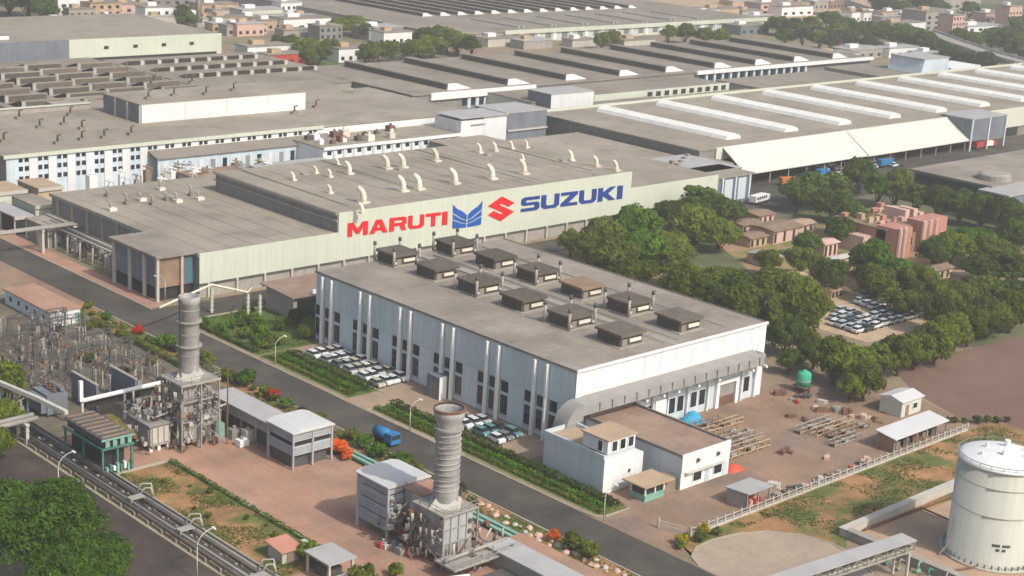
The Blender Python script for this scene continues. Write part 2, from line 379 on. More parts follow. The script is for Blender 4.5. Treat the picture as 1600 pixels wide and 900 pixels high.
MB().box(HX0-.06,HX0+.15,HY0+.2,HY1,0,.33).build('plinth', 'concrete', hall)
for y in PY:
    for yy in (y, y-3.05):
        o = MB().box(HX0-.85,HX0-.22,yy-.22,yy+.22,0,HZ-.55).build('post', 'white', hall)
        MB().box(HX0-.22,HX0,yy-.1,yy+.1,HZ-1.1,HZ-.8).box(HX0-.22,HX0,yy-.1,yy+.1,6.2,6.45).build('bracket', 'white', o)
    for yc in (y+1.55, y-1.52, y-4.6):
        win_x(hall, HX0, yc-1.08, yc+1.08, 5.5, 7.75, 'bluegrey', fw=.08); w_ = win_x(hall, HX0, yc-1.05, yc+1.05, 1.3, 5.1, 'bluegrey', fw=.08); MB().box(HX0-.1,HX0-.05,yc-.03,yc+.03,1.38,5.02).box(HX0-.1,HX0-.05,yc-.97,yc-.03,3.7,3.78).box(HX0-.1,HX0-.05,yc+.03,yc+.97,3.7,3.78).build('mullion', 'greydk', w_); MB().box(HX0-.2,HX0,yc-1.15,yc+1.15,1.18,1.3).build('sill', 'concrete', w_)
d = MB().box(HX0-2.6,HX0,206.6,210.2,0,4.4).build('porch', 'slate', hall)
MB().box(HX0-2.62,HX0-.9,206.5,206.6,0,4.42).build('side_panel', 'white', d); MB().box(HX0-2.68,HX0-2.6,207.4,209.4,0,3.4).build('door', 'greyclad', d)
# white end
for i in range(12):
    x0 = HX0+.05+i*4.29
    MB().box(x0,x0+4.24,HY0,HY0+.15,9.6,HZ-.32).build('wall_panel', 'whitewall', hall)
for i in range(12):
    x0 = HX0+.05+i*4.29
    MB().box(x0+1.0,x0+3.3,HY0-.06,HY0,10.4,HZ-.9).build('infill_panel', 'white', hall)
MB().box(HX0,HX0+1.3,HY0-.1,HY0+.14,0,HZ-.33).build('corner_strip', 'white', hall)
MB().box(HX1-2.2,HX1+.02,HY0-.1,HY0+.14,0,HZ-.33).build('corner_strip', 'white', hall)
MB().box(HX0+1.3,HX1-2.2,HY0-.02,HY0+.1,0,9.55).build('lower_wall', 'bluegrey', hall)
fr = MB().box(221.6,222.5,HY0-.6,HY0-.03,0,5.3).box(227.3,228.2,HY0-.6,HY0-.03,0,5.3).box(222.5,227.3,HY0-.6,HY0-.03,4.5,5.3).build('door_frame', 'white', hall)
MB().box(222.5,227.3,HY0-.12,HY0-.03,1.9,4.5).build('roller_shutter', 'grey', fr)
MB().box(222.5,227.3,HY0-.10,HY0-.03,0,1.9).build('opening', 'rust', fr)
for x0 in (208.6, 210.9, 214.6, 217.0, 230.0): win_y(hall, HY0-.03, x0, x0+1.9, 1.4, 4.6)
MB().box(204.6,207.6,HY0-.5,HY0-.03,0,4.9).build('door', 'white', hall)
MB().box(200.6,203.8,HY0-.08,HY0-.03,.2,4.2).build('door', 'glass', hall)
for x in (199.5,204.0,208.0,213.5,219.3,229.2,233.2): MB().box(x-.25,x+.25,HY0-2.9,HY0-.1,6.6,7.0).box(x-.15,x+.15,HY0-.55,HY0-.1,0,6.6).build('bracket', 'white', hall)
# long duct along the white end, turning down at the annex
dct = thing('duct', 'long grey air duct along the white end wall, bending down at the annex', 'duct', (186,172.9,7))
DZ0, DZ1 = 7.6, 9.7
MB().prismx([(171.3,DZ0),(174.4,DZ0),(174.4,DZ1),(171.5,DZ1-.45)], 183.0, 231.8).build('duct_run', 'grey', dct)
MB().cyl((231.8,172.9,8.62),(233.4,172.9,8.62),1.25,.7,14).build('duct_end', 'grey', dct, True)
MB().box(186,232,174.40,174.46,9.2,9.75).build('flashing', 'rooftan', dct)
for x in [187+3.1*i for i in range(15)]: MB().box(x-.09,x+.09,171.16,174.3,DZ0-.06,DZ1-.5).build('duct_joint', 'grey', dct)
el = MB(); k = 10; vs = []
for i in range(k+1):                                      # quarter-round elbow
    a = R(90*i/k)
    for rr in (1.5, 4.4):
        for yy in (171.3, 174.4): vs.append((183.0-math.sin(a)*rr*.92, yy, 5.3+math.cos(a)*rr))
fs = []
for i in range(k):
    b = i*4; fs += [(b+2,b+3,b+7,b+6),(b+1,b,b+4,b+5),(b,b+2,b+6,b+4),(b+3,b+1,b+5,b+7)]
fs += [(0,1,3,2),(k*4+2,k*4+3,k*4+1,k*4)]
el.add(vs, fs); el.build('elbow', 'grey', dct)

for i in range(11): MB().box(HX0+.2,HX1-.2,HY0+6.2*(i+1)-.06,HY0+6.2*(i+1)+.06,HZ,HZ+.06).build('sheet_lap', 'roofhall', hall)
for x in (208.5,212.2,226): MB().cyl((x,HY0+2,HZ+.25),(x,HY1-3,HZ+.25),.09,n=5).build('conduit', 'grey', hall, True)
MB().box(209.4,210.9,HY0+.5,HY1-.6,HZ,HZ+.07).build('roof_walkway', 'concrete', hall)
# roof ventilators: one master of each of two kinds
def vent_unit(name, label, top, stacks, cx, cy, slope):
    t = thing(name, label, 'ventilator', (cx,cy,HZ), 'roof ventilators of the hall')
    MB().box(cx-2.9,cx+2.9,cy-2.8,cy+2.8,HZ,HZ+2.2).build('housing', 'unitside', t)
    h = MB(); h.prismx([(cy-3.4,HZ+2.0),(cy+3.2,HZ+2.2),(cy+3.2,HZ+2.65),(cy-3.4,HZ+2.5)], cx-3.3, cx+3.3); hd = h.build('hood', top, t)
    for i in range(5): MB().box(cx-2.95,cx-2.9,cy-2.7,cy+2.7,HZ+.25+i*.32,HZ+.4+i*.32).build('louvre', 'unit', t)
    MB().box(cx-.6,cx+2.4,cy-3.1,cy-2.8,HZ+.75,HZ+1.35).build('outlet', 'vent', t)
    MB().box(cx-2.5,cx-1.2,cy-3.0,cy-2.8,HZ+.2,HZ+1.5).build('access_panel', 'roofdark', t)
    MB().box(cx-3.5,cx+3.5,cy-3.5,cy+3.4,HZ,HZ+.16).build('kerb_frame', 'concrete', t)
    if stacks:
        for sx, sy in ((-1,-1),(-1,1),(1,-1),(1,1)):
            x, y = cx+sx*3.35, cy+sy*3.2
            c = MB().cyl((x,y,HZ+.1),(x,y,HZ+3.5),.3,n=10).build('chimney', 'concrete', t, True)
            MB().cyl((x,y,HZ+3.5),(x,y,HZ+4.2),.4,.32,n=10).build('cowl', 'greydk', c, True)
            MB().cyl((x,y,HZ+.5),(x-sx*.6,y,HZ+.9),.25,n=8).build('elbow', 'conc_lt', c, True)
    return t
UY = [182+12.75*i for i in range(6)]
WHERE = ['nearest the white wall', 'second from the white wall', 'third from the white wall', 'fourth from the white wall', 'fifth from the white wall', 'sixth from the white wall']
for c, cx in enumerate((202.4, 218.4)):
    for i, cy in enumerate(UY):
        stk = (i % 2 == 1); top = 'unit2' if (c == 1 and i == 2) else 'unit'
        lab = ('ventilator with four chimneys, ' if stk else 'rusty tan roof ventilator, ' if top == 'unit2' else 'plain brown roof ventilator, ')+WHERE[i]+(', road side row' if c == 0 else ', tree side row')
        vent_unit('roof_ventilator', lab, top, stk, cx, cy, 0)

# ================================================================== ANNEX AND SHOP BESIDE THE HALL
an = thing('annex_building', 'white and grey annex with three tall upper windows beside the road hedge', 'building', (176,158,0))
MB().box(174.6,181.6,158.3,171.9,0,6.0).build('wall', 'bluegrey', an)
MB().box(174.9,181.4,158.6,171.6,6.02,6.1).build('roof', 'rooftan', an)
pp = MB(); parapet(pp,174.5,181.7,158.2,172.0,6.0,.75,.3); pp.build('parapet', 'bluegrey', an)
MB().box(174.62,181.6,158.1,158.3,0,5.98).build('front_wall', 'whitewall', an)
up = MB().box(175.0,181.4,158.0,163.6,6.85,9.2).build('upper_room', 'whitewall', an)
MB().box(174.7,181.7,157.7,163.9,9.2,9.4).build('roof', 'rooftan', up)
for i in range(3): win_y(an, 157.98, 175.8+i*1.9, 177.2+i*1.9, 7.1, 9.0, 'white', 'glass', .12)
win_x(an, 174.98, 159.0, 160.2, 7.0, 8.9)
MB().box(181.6,184.2,158.4,162,0,5.2).build('side_room', 'whitewall', an)
MB().cyl((180.6,158.05,2.9),(180.6,157.95,2.9),.3,n=10).build('vent_hole', 'greydk', an)
sh = thing('workshop_building', 'white fronted workshop with brown flat roof and two doors in the yard', 'building', (186.4,152,0))
MB().box(186.6,198.6,152.2,174.0,0,5.6).build('wall', 'bluegrey', sh)
MB().box(186.9,198.3,152.5,173.7,5.62,5.72).build('roof', 'roofbrown', sh)
pp = MB(); parapet(pp,186.5,198.7,152.1,174.1,5.6,.5,.3); pp.build('parapet', 'roofdark', sh)
MB().box(186.5,198.7,151.9,152.09,2.9,6.15).build('front_panel', 'whitewall', sh)
MB().box(186.5,198.7,151.98,152.2,0,2.9).build('front_wall', 'white', sh)
for x0 in (189.4, 194.6): win_y(sh, 151.95, x0, x0+2.3, .7, 2.7, 'white', 'glass', .14)
for x0 in (192.6, 197.2): MB().box(x0,x0+1.1,151.9,151.97,0,2.5).build('door', 'bluegrey', sh)
for x in (190.3, 195.4): MB().cyl((x,151.92,4.5),(x,151.6,4.5),.34,n=10).build('exhaust_vent', 'greydk', sh)
MB().box(187.3,196.8,151.2,151.9,2.78,2.9).build('door_canopy', 'conc_lt', sh)
kk = thing('guard_kiosk', 'small guard kiosk with tan flat roof and pale green base', 'kiosk', (178,152,0))
MB().box(178.0,182.6,152.0,155.2,0,1.1).build('base_wall', 'greenpale', kk)
MB().box(178.3,182.4,152.3,155.0,1.1,2.7).build('wall', 'glass', kk)
for x,y in ((178.1,152.1),(180.4,152.1),(182.5,152.1),(178.1,155.1),(182.5,155.1)): MB().box(x-.12,x+.12,y-.12,y+.12,1.1,2.75).build('post', 'white', kk)
MB().box(177.0,184.0,151.2,156.2,2.75,2.98).build('roof', 'rooftan', kk)
MB().box(182.7,185.8,152.4,155.0,0,2.4).build('side_room', 'brownst', kk)
tp = thing('blue_tarpaulin', 'bright blue tarpaulin heap against the white end wall', 'tarpaulin', (212.6,172.0,0))
mb = MB(); n = 14; vs = []; fs = []
for i in range(n+1):
    for j in range(n+1):
        u, v = i/n*2-1, j/n*2-1; rr = math.hypot(u, v)
        z = max(0, 1.5*(1-rr**2))*(1+.4*math.sin(7*u+3*v))+.1*rng.random()
        vs.append((212.6+u*2.8, 172.0+v*1.9, z))
for i in range(n):
    for j in range(n): a=i*(n+1)+j; fs.append((a,a+n+1,a+n+2,a+1))
mb.add(vs, fs); mb.build('cover', 'bluetarp', tp)

# ================================================================== LONG HALL WITH THE LETTERED WALL
SY = 286.0
sg = thing('long_factory_hall', 'long cream walled hall with taupe roof carrying the red and blue lettering', 'factory', (180,SY,0))
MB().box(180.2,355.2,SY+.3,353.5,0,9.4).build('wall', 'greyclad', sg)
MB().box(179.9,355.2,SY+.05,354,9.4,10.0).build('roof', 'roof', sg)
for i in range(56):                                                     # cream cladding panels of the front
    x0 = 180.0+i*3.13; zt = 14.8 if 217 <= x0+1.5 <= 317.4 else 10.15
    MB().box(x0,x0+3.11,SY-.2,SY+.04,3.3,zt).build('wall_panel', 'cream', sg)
MB().box(180,355.2,SY-.1,SY+.3,2.75,3.25).build('ledge', 'greydk', sg)
MB().box(180.2,355,SY+.1,SY+.3,0,2.75).build('base_wall', 'concrete', sg)
for i in range(24): MB().box(182+i*7.4,182.5+i*7.4,SY-.5,SY+.05,0,3.3).build('post', 'conc_lt', sg)
up = MB().box(217.3,317.4,SY+.06,337.5,10.0,14.3).build('upper_wall', 'greyclad', sg)
MB().box(217.0,317.6,SY+.05,338,14.3,14.7).build('upper_roof', 'roof', up)
MB().box(216.9,217.3,SY-.1,338,12.7,13.0).build('ledge', 'concrete', up)
MB().box(216.85,217.0,SY+.04,338,14.2,14.85).build('roof_edge', 'concrete', up)
MB().box(179.75,179.95,SY+.05,354,9.3,10.12).build('roof_edge', 'concrete', sg)
for i in range(9): MB().box(179.7,180.2,292+i*7.2,292.5+i*7.2,0,9.3).build('post', 'concrete', sg)
# lettering -----------------------------------------------------------------
GL = {
 'M': [[(0,0),(0,1),(.27,1),(.5,.5),(.73,1),(1,1),(1,0),(.77,0),(.77,.6),(.58,.15),(.42,.15),(.23,.6),(.23,0)]],
 'A': [[(0,0),(.34,1),(.5,1),(.5,.74),(.41,.42),(.5,.42),(.5,.2),(.33,.2),(.27,0)], [(1,0),(.73,0),(.67,.2),(.5,.2),(.5,.42),(.59,.42),(.5,.74),(.5,1),(.66,1)]],
 'R': [[(0,0),(0,1),(.5,1),(.5,.78),(.27,.78),(.27,.58),(.5,.58),(.5,.36),(.27,.36),(.27,0)],
       [(.5,1),(.86,1),(1,.88),(1,.5),(.88,.38),(1,0),(.72,0),(.6,.36),(.5,.36),(.5,.58),(.7,.58),(.74,.62),(.74,.74),(.7,.78),(.5,.78)]],
 'U': [[(0,1),(.27,1),(.27,.3),(.35,.22),(.65,.22),(.73,.3),(.73,1),(1,1),(1,.2),(.82,0),(.18,0),(0,.2)]],
 'T': [[(0,1),(1,1),(1,.77),(.64,.77),(.64,0),(.36,0),(.36,.77),(0,.77)]],
 'I': [[(0,0),(0,1),(1,1),(1,0)]],
 'S': [[(1,1),(.15,1),(0,.86),(0,.54),(.12,.41),(.73,.41),(.73,.22),(0,.22),(0,0),(.86,0),(1,.14),(1,.48),(.88,.61),(.27,.61),(.27,.78),(1,.78)]],
 'Z': [[(0,1),(1,1),(1,.8),(.45,.22),(1,.22),(1,0),(0,0),(0,.2),(.55,.78),(0,.78)]],
 'K': [[(0,0),(0,1),(.27,1),(.27,.64),(.66,1),(1,1),(.56,.53),(1,0),(.66,0),(.27,.40),(.27,0)]]}
def glyph(polys, x0, z0, w_, h_, slope, name, m, parent, d=.14):
    mb = MB()
    for p in polys: mb.prismy([(x0+u*w_, z0+v*h_+slope*u*w_) for u, v in p], SY-.2-d, SY-.2)
    return mb.build(name, m, parent)
def word(chars, x0, x1, z0, h_, slope, m, label, wts, gap):
    t = thing('word_sign', label, 'sign', (x0,SY,z0))
    W_ = (x1-x0-gap*(len(chars)-1))/sum(wts); x = x0
    for c, wt in zip(chars, wts): glyph(GL[c], x, z0+slope*(x-x0), W_*wt, h_, slope, 'letter', m, t); x += W_*wt+gap
    return t
word('MARUTI', 220.1, 251.0, 8.75, 3.35, -.024, 'redsign', 'big red capital letters MARUTI on the cream wall', [1.25,1.15,1.1,1.05,1.0,.36], .5)
word('SUZUKI', 276.0, 314.3, 8.25, 3.75, -.018, 'navy', 'big navy blue capital letters SUZUKI on the cream wall', [1.1,1.1,1.05,1.1,1.15,.36], .6)
em = thing('wing_emblem', 'blue emblem of two raised wings between the red letters and the red badge', 'emblem', (257.5,SY,6.5))
WG = [[(0,1),(.3,.80),(.7,.66),(.96,.50),(.96,.30),(.62,.405),(.3,.56),(.03,.66)], [(.02,.60),(.28,.50),(.6,.355),(.96,.27),(.96,.16),(.6,.235),(.3,.33),(.04,.40)], [(.03,.35),(.3,.28),(.6,.19),(.96,.13),(.96,0),(.08,.03),(.03,.10)]]
for s in (0, 1):
    for p in WG: glyph([[(u, v) for u, v in p] if s == 0 else [(2-u, v) for u, v in reversed(p)]], 252.6, 6.6, 4.95, 6.3, -.02, 'feather', 'bluesign', em)
eb = thing('angular_emblem', 'red angular S shaped badge between the blue wings and the navy letters', 'emblem', (269,SY,6.7))
glyph([[(.5,1),(1,.68),(.78,.54),(.5,.72),(.42,.67),(1,.32),(.5,0),(0,.32),(.22,.46),(.5,.28),(.58,.33),(0,.68)]], 264.5, 6.7, 9.1, 6.5, -.01, 'badge', 'redsign', eb)
for i, (x, y0, y1) in enumerate(((224,290,336),(250,300,337),(283,289,337),(308,292,330))): MB().cyl((x,y0,14.95),(x,y1,14.95),.11,n=5).build('conduit', 'grey', up, True)
for i, (x, y) in enumerate(((236,325),(262,318),(297,322),(311,306))): MB().box(x-1,x+1,y-.8,y+.8,14.7,15.1).build('roof_hatch', 'concrete', up)
for i in range(16): MB().box(217.6+i*6.25,217.72+i*6.25,SY+.1,337.8,14.7,14.76).build('sheet_lap', 'roof', up)
for i in range(6): MB().box(183+i*5.8,183.12+i*5.8,SY+.2,353.6,10.0,10.06).build('sheet_lap', 'roof', sg)
MB().box(217.4,317.2,SY+.06,SY+.4,14.7,14.82).build('gutter', 'concrete', up)
# roof vents -----------------------------------------------------------------
def horn(x, y, z, s):
    mb = MB(); s *= .8
    path = [(x,y,z+.25),(x,y,z+1.4*s),(x-.08*s,y+.08*s,z+2.5*s),(x-.35*s,y+.35*s,z+3.5*s),(x-.85*s,y+.85*s,z+4.3*s),(x-1.4*s,y+1.4*s,z+4.75*s)]
    mb.tube(path, [1.1*s,.95*s,.9*s,.85*s,.75*s,.6*s], 10); return mb
HORNS = [(459,282,.55),(494,271,.5),(516,302,.55),(516,277,.55),(528,258,.45),(546,272,.85),(566,333,.62),(568,317,1),(605,264,.95),(630,299,1),(630,262,.95),(655,296,1),(682,252,.9),(711,287,1),
         (750,239,.7),(769,280,1),(774,236,.65),(800,233,.6),(817,250,.45),(819,272,1),(823,231,.6),(893,251,.75),(932,260,.75),(963,267,.75)]
for i, (px, py, s) in enumerate(HORNS):
    p = P(px, py, 14.7)
    t = thing('roof_vent', ('tall' if s > .8 else 'small')+' cream horn shaped roof vent above the lettered wall, '+nth(i)+' from the left', 'vent', p, 'horn vents on the lettered hall')
    horn(p.x, p.y, p.z, s).build('horn', 'vent', t, True)
    MB().box(p.x-1.15*s,p.x+1.15*s,p.y-1.15*s,p.y+1.15*s,p.z,p.z+.4).build('flange', 'vent', t)
for i, (px, py) in enumerate([(170,307),(175,329),(200,319),(222,314),(240,320),(252,297),(262,313),(278,316),(300,306),(312,312)]):
    p = P(px, py, 10.0)
    t = thing('roof_exhaust', 'small dusty exhaust box with stub pipe on the low roof, '+nth(i)+' from the left', 'vent', p, 'exhaust boxes on the low roof')
    MB().box(p.x-.9,p.x+.9,p.y-.8,p.y+.8,p.z,p.z+.7).build('box', 'vent' if i % 2 else 'roofdark', t)
    MB().tube([(p.x-.3,p.y+.3,p.z+.6),(p.x-.3,p.y+.3,p.z+1.8+.4*(i%3)),(p.x-1.0,p.y+.6,p.z+2.1+.4*(i%3))], .28, 8).build('pipe', 'concrete', t, True)
# stair block at the corner
st = thing('corner_tower', 'grey clad corner block with white columns and taupe roof beside the road', 'building', (170.5,287.5,0))
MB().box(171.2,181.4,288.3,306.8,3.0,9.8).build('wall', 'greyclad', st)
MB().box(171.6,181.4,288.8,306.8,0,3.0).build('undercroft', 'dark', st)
MB().box(170.2,181.9,287.3,308,9.8,10.35).build('roof', 'roofhall', st)
for y in (288.0, 293.4, 299.6, 306.4): MB().box(170.55,171.15,y-.35,y+.35,0,9.8).build('column', 'conc_lt', st)
for x in (176.8, 181.0): MB().box(x-.3,x+.3,287.6,288.2,0 if x > 178 else 0,9.8).build('column', 'pinklt', st)
MB().box(177.3,180.6,288.2,288.28,3.2,9.2).build('glazing', 'glassb', st)
MB().box(171.4,176.4,288.2,288.28,3.0,9.5).build('panel', 'brownst', st)
for y0 in (288.6,294.0,300.2): MB().box(171.12,171.2,y0+.2,y0+4.6,3.2,9.4).build('panel', 'slate', st)
# portal frames, gate and small canteen behind the hall
for i, (x, y, h) in enumerate([(180.6,268,5.4),(182.6,266.5,5.2),(176.5,275.5,5.4)]):
    t = thing('pipe_trestle', ['pale yellow trestle leg on the lawn', 'second pale trestle leg on the lawn', 'pale trestle leg at the lettered wall'][i], 'trestle', (x,y,0), 'trestle legs on the lawn')
    MB().box(x-.25,x+.25,y-.25,y+.25,0,h).build('post', 'conc_lt', t)
    for k in range(5): MB().box(x-.42,x+.42,y-.3,y+.3,.6+k*.95,.75+k*.95).build('rung', 'conc_lt', t)
t = thing('overhead_pipe', 'yellowish overhead pipe crossing above the lawn', 'pipe', (166,272,5))
MB().tube([(160,269,5.4),(168,271,6.4),(176.5,275.5,6.2),(180.6,268,5.7),(184.5,272,5.6)], .28, 8).build('pipe', 'vent', t, True)
t = thing('canteen_shed', 'small brown shed with red roof and white beam behind the blue-grey hall', 'shed', (188,262,0))
MB().box(188,203,262,272,0,5.0).build('wall', 'concrete', t)
MB().prismx([(261,4.9),(273,5.4),(273,5.7),(261,5.2)], 187,204).build('roof', 'roofbrown', t)
MB().box(192,204,260.6,261,5.4,6.3).build('beam', 'white', t)
MB().box(189,200,261.95,262,1.2,4).build('window_band', 'glass', t)
# racks, pipes and sheds along the road left of the lettered hall
t = thing('pipe_rack', 'steel pipe rack along the shaded side wall beside the sidewalk', 'pipe rack', (174,310,0))
for i in range(7): MB().box(173.4,173.8,309+i*6,309.4+i*6,0,4.6).build('post', 'conc_lt', t)
for i in range(7): MB().box(173.4,178.6,309+i*6,309.4+i*6,4.3,4.7).build('beam', 'concrete', t)
for k, x in enumerate((174.2,175.3,176.2,177.4)): MB().cyl((x,308.6,5.0),(x,346.5,5.0),(.3,.22,.38,.25)[k],n=8).build('pipe', ('pipe','pipedk','pipe','greydk')[k], t, True)
for i in range(9):
    x, y = 174.5+rng.random()*4, 311+i*3.6
    q = tag(MB().cyl((x,y,0),(x,y,2.2+rng.random()),.9,.9,12).cyl((x,y,2.2),(x,y,3.4),.3,.2,8).cyl((x-.9,y,1),(x-1.5,y,1),.3,.3,8).build('process_vessel', ('grey','pipe','greydk')[i%3], None, False),
        'squat steel vessel under the pipe rack, '+nth(i)+' from the corner block', 'vessel', 'vessels under the pipe rack')
for i, (x0,x1,y0,y1,z,mm) in enumerate([(172.2,177.4,340,352,5.2,'roof'),(178,182.6,340,353,5.2,'roof'),(171.5,176.5,356,372,4.6,'roofgrey'),(178,184,358,371,6.2,'roof'),(186,193,372,384,7.0,'rooftan'),(176,184,374,386,6.6,'rooftan')]):
    t = thing('roadside_shed', ['low shed with taupe roof next to the pipe rack by the road','low shed with taupe roof squeezed against the side wall','grey roofed lean-to shed farther up the road','taupe roofed shed beside the grey lean-to','sandy roofed box building before the white windowed wall','sandy roofed box farthest left before the windowed wall'][i], 'shed', (x0,y0,0))
    MB().box(x0+.4,x1-.2,y0+.3,y1,0,z-.3).build('wall', ('greyclad','greyclad','dark','cream','sand','cream')[i], t)
    MB().box(x0,x1,y0,y1,z-.3,z).build('roof', mm, t)
    MB().box(x0,x1,y0-.1,y0,z-.9,z+.02).build('fascia', 'conc_lt', t)
    for k in range(3): MB().box(x0+.05,x0+.35,y0+.3+k*(y1-y0-.8)/2,y0+.6+k*(y1-y0-.8)/2,0,z-.3).build('post', 'conc_lt', t)
t = thing('road_pipe_bridge', 'double pipe bridge crossing the road at the left edge', 'pipe bridge', (150,338,0))
for yy in (337.2,338.6): MB().cyl((120,yy,6.0),(178,yy,6.0),.34,n=8).build('pipe', 'pipe', t, True)
for x in (150,169.3,177.5): MB().box(x-.3,x+.3,336.8,337.4,0,5.7).box(x-.3,x+.3,338.4,339,0,5.7).box(x-.35,x+.35,336.6,339.2,5.3,5.66).build('support', 'conc_lt', t)

# ================================================================== SECOND HALL BEHIND (long taupe roof, white penthouse)
C = thing('taupe_roof_hall', 'large taupe flat roofed hall with pale windowed front wall behind the lettered hall', 'factory', (186,391,0))
MB().box(186.5,336,391.4,457,0,11.5).build('wall', 'greyclad', C)
MB().box(185.8,336.4,390.9,448,11.5,12.0).build('roof', 'roof', C)
MB().box(236,346,448,470,0,11.2).build('rear_wall', 'greyclad', C)
MB().box(236,346.2,448.02,470.3,11.2,11.7).build('rear_roof', 'roof', C)
MB().box(150,242,447.6,448.3,11.5,13.6).build('rear_parapet', 'concrete', C)
MB().box(150,242,447.2,448.6,13.6,13.9).build('parapet_cap', 'cream', C)
MB().box(185.6,290.5,390.4,390.9,11.3,12.25).build('roof_edge', 'cream', C)
MB().box(186.5,232,390.95,391.4,0,11.3).build('front_wall', 'paleblue', C)
MB().box(232,336,391.0,391.4,0,11.3).build('front_wall', 'white', C)
for i in range(18):
    x = 190+i*5.6
    for dx in (0, 1.7): MB().box(x+dx,x+dx+1.1,390.85,391.0,10.0,11.0).build('window', 'glass', C)
    if x < 228:
        for zz in (7.6, 4.9):
            for dx in (0, 1.7): MB().box(x+dx,x+dx+1.1,390.8,390.95,zz,zz+1.2).build('window', 'glass', C)
        MB().box(x+2.9,x+5.1,390.7,390.95,.2,10.8).build('pilaster', 'whitewall', C)
MB().prismx([(385.6,8.0),(390.8,9.5),(390.8,9.75),(385.6,8.3)], 229, 292).build('lean_to_roof', 'roofdark', C)
MB().box(229.5,291.5,386.2,386.6,0,8.0).build('lean_to_wall', 'paleblue', C)
for i in range(15): MB().box(231+i*4,232.4+i*4,386.05,386.2,2.5,6.5).build('panel', ('whitewall','grey','glass')[i%3], C)
DC = [rng.uniform(206,262) for i in range(26)]
for i in range(26):
    x, y, s = DC[i], rng.uniform(368,384), rng.uniform(.5,1.3)
    q = MB().box(x-s,x+s,y-s,y+s,0,5.2+s).tube([(x+s,y,4),(x+s+.8,y,5),(x+s+.8,y,6.5),(x-1.5,y-.5,7.4)], .2, 6).cyl((x,y,5.2+s),(x,y,6.8+s),.3,n=8).build('dust_collector', ('white','conc_lt','grey','paleblue','brownst')[i%5])
    tag(q, ('white','pale','grey','bluish','brown')[i%5]+' dust collector before the windowed wall, '+nth(sorted(range(26), key=lambda k: DC[k]).index(i))+' from the left', 'machine', 'dust collectors in the court')
pn = MB().box(242.6,303,418.2,440.5,12.0,17.4).build('penthouse_wall', 'slate', C)
MB().box(242.4,303.2,418.0,440.7,17.4,17.8).build('roof', 'roof', pn)
for i in range(4): MB().box(242.9+i*15.1,242.9+i*15.1+15.0,417.95,418.2,12.05,17.55).build('panel', 'whitewall', pn)
for y in (418.4,425.6,433): MB().box(242.2,242.6,y-.3,y+.3,12,17.4).build('column', 'conc_lt', pn)
for i,(px,py) in enumerate([(6,222),(30,186),(62,200),(90,225),(100,195),(110,180),(128,202),(128,219),(163,216),(205,211),(435,172),(460,178),(494,168),(232,155),(272,150),(322,148),(365,142),(300,130),(240,130)]):
    z = 17.8 if 220 < px < 400 else 12.0
    p = P(px, py, z); t = thing('roof_stub', 'x', 'vent', p, 'vent stubs on the big taupe roof')
    t['label'] = ('dark vent stub on the white penthouse roof, ' if z > 13 else 'dark vent stub on the wide taupe roof, ')+nth(i if i < 13 else i-13)+' of its roof'
    MB().box(p.x-1,p.x+1,p.y-.7,p.y+.7,p.z,p.z+.8).build('base', 'roofdark', t)
    MB().tube([(p.x,p.y,p.z+.7),(p.x,p.y,p.z+2.4),(p.x+.9,p.y-.5,p.z+2.8)], .3, 6).build('pipe', 'unit', t, True)
# front court buildings between the two halls
t = thing('courtyard_building', 'low grey flat roofed block with slotted parapet between the two halls', 'building', (262,352,0))
MB().box(252,277,352,374,0,6.2).build('wall', 'concrete', t); MB().box(251.7,277.3,351.7,374.3,6.2,6.5).build('roof', 'roofgrey', t)
for i in range(7): MB().box(252.4+i*3.5,255.2+i*3.5,351.55,351.7,5.3,6.1).build('slot_window', 'dark', t)
t = thing('courtyard_building', 'low brown flat roofed block with slotted parapet left of the grey one', 'building', (232,352,0))
MB().box(231,250.5,354,378,0,5.6).build('wall', 'concrete', t); MB().box(230.7,250.8,353.7,378.3,5.6,5.9).build('roof', 'roofbrown', t)
for i in range(5): MB().box(231.6+i*3.7,234.4+i*3.7,353.5,353.7,4.7,5.5).build('slot_window', 'dark', t)
t = thing('office_block', 'white two storey office front with rows of dark windows behind the horn vents', 'building', (277.5,372,0))
MB().box(277.5,331.6,373.1,390.5,0,9.0).build('wall', 'white', t); MB().box(277.3,331.8,372.9,390.6,9.0,9.3).build('roof', 'roof', t)
MB().box(277.4,331.6,372.4,372.9,8.7,9.6).build('parapet', 'white', t)
for i in range(14):
    x = 279+i*3.75
    for zz in (7.1, 4.6): MB().box(x,x+1.5,372.98,373.1,zz,zz+1.2).build('window', 'glass', t)
    MB().box(x+2.1,x+2.9,372.8,373.1,0,8.7).build('pilaster', 'paleblue', t)
RM = [280+rng.random()*34 for i in range(16)]
for i in range(16):
    x, y = RM[i], 376+rng.random()*11
    mm = ('vent','white','rust','unit')[i%4]; s = .6+rng.random()*.9
    q = MB().box(x-s,x+s,y-s,y+s,9.3,9.3+1.6*s).cyl((x,y,9.3+1.6*s),(x,y,9.3+2.3*s),.4*s,.3*s,8).build('roof_machine', mm)
    tag(q, ('cream','white','rusty','brown')[i%4]+' x', 'machine', 'cluttered machines on the office roof')
    q['label'] = ('cream','white','rusty','brown')[i%4]+' rooftop machine behind the white office front, '+nth(sorted(range(16), key=lambda k: RM[k]).index(i))+' from the left'
t = thing('silo_block', 'pale blue-white tall block at the end of the office front', 'building', (331.8,374,0))
MB().box(331.8,341.8,373.2,386,0,13.2).build('tower', 'whitewall', t); MB().box(342.2,352,373.6,386,0,13.9).build('tower', 'whitewall', t)
MB().box(336,342,372.9,373.2,11.5,11.9).build('ledge', 'grey', t); MB().box(331.6,352.2,373.0,386.2,13.9,14.15).build('roof', 'roofgrey', t)
t = thing('dark_block', 'dark grey clad block beside the pale tall block', 'building', (353,374,0))
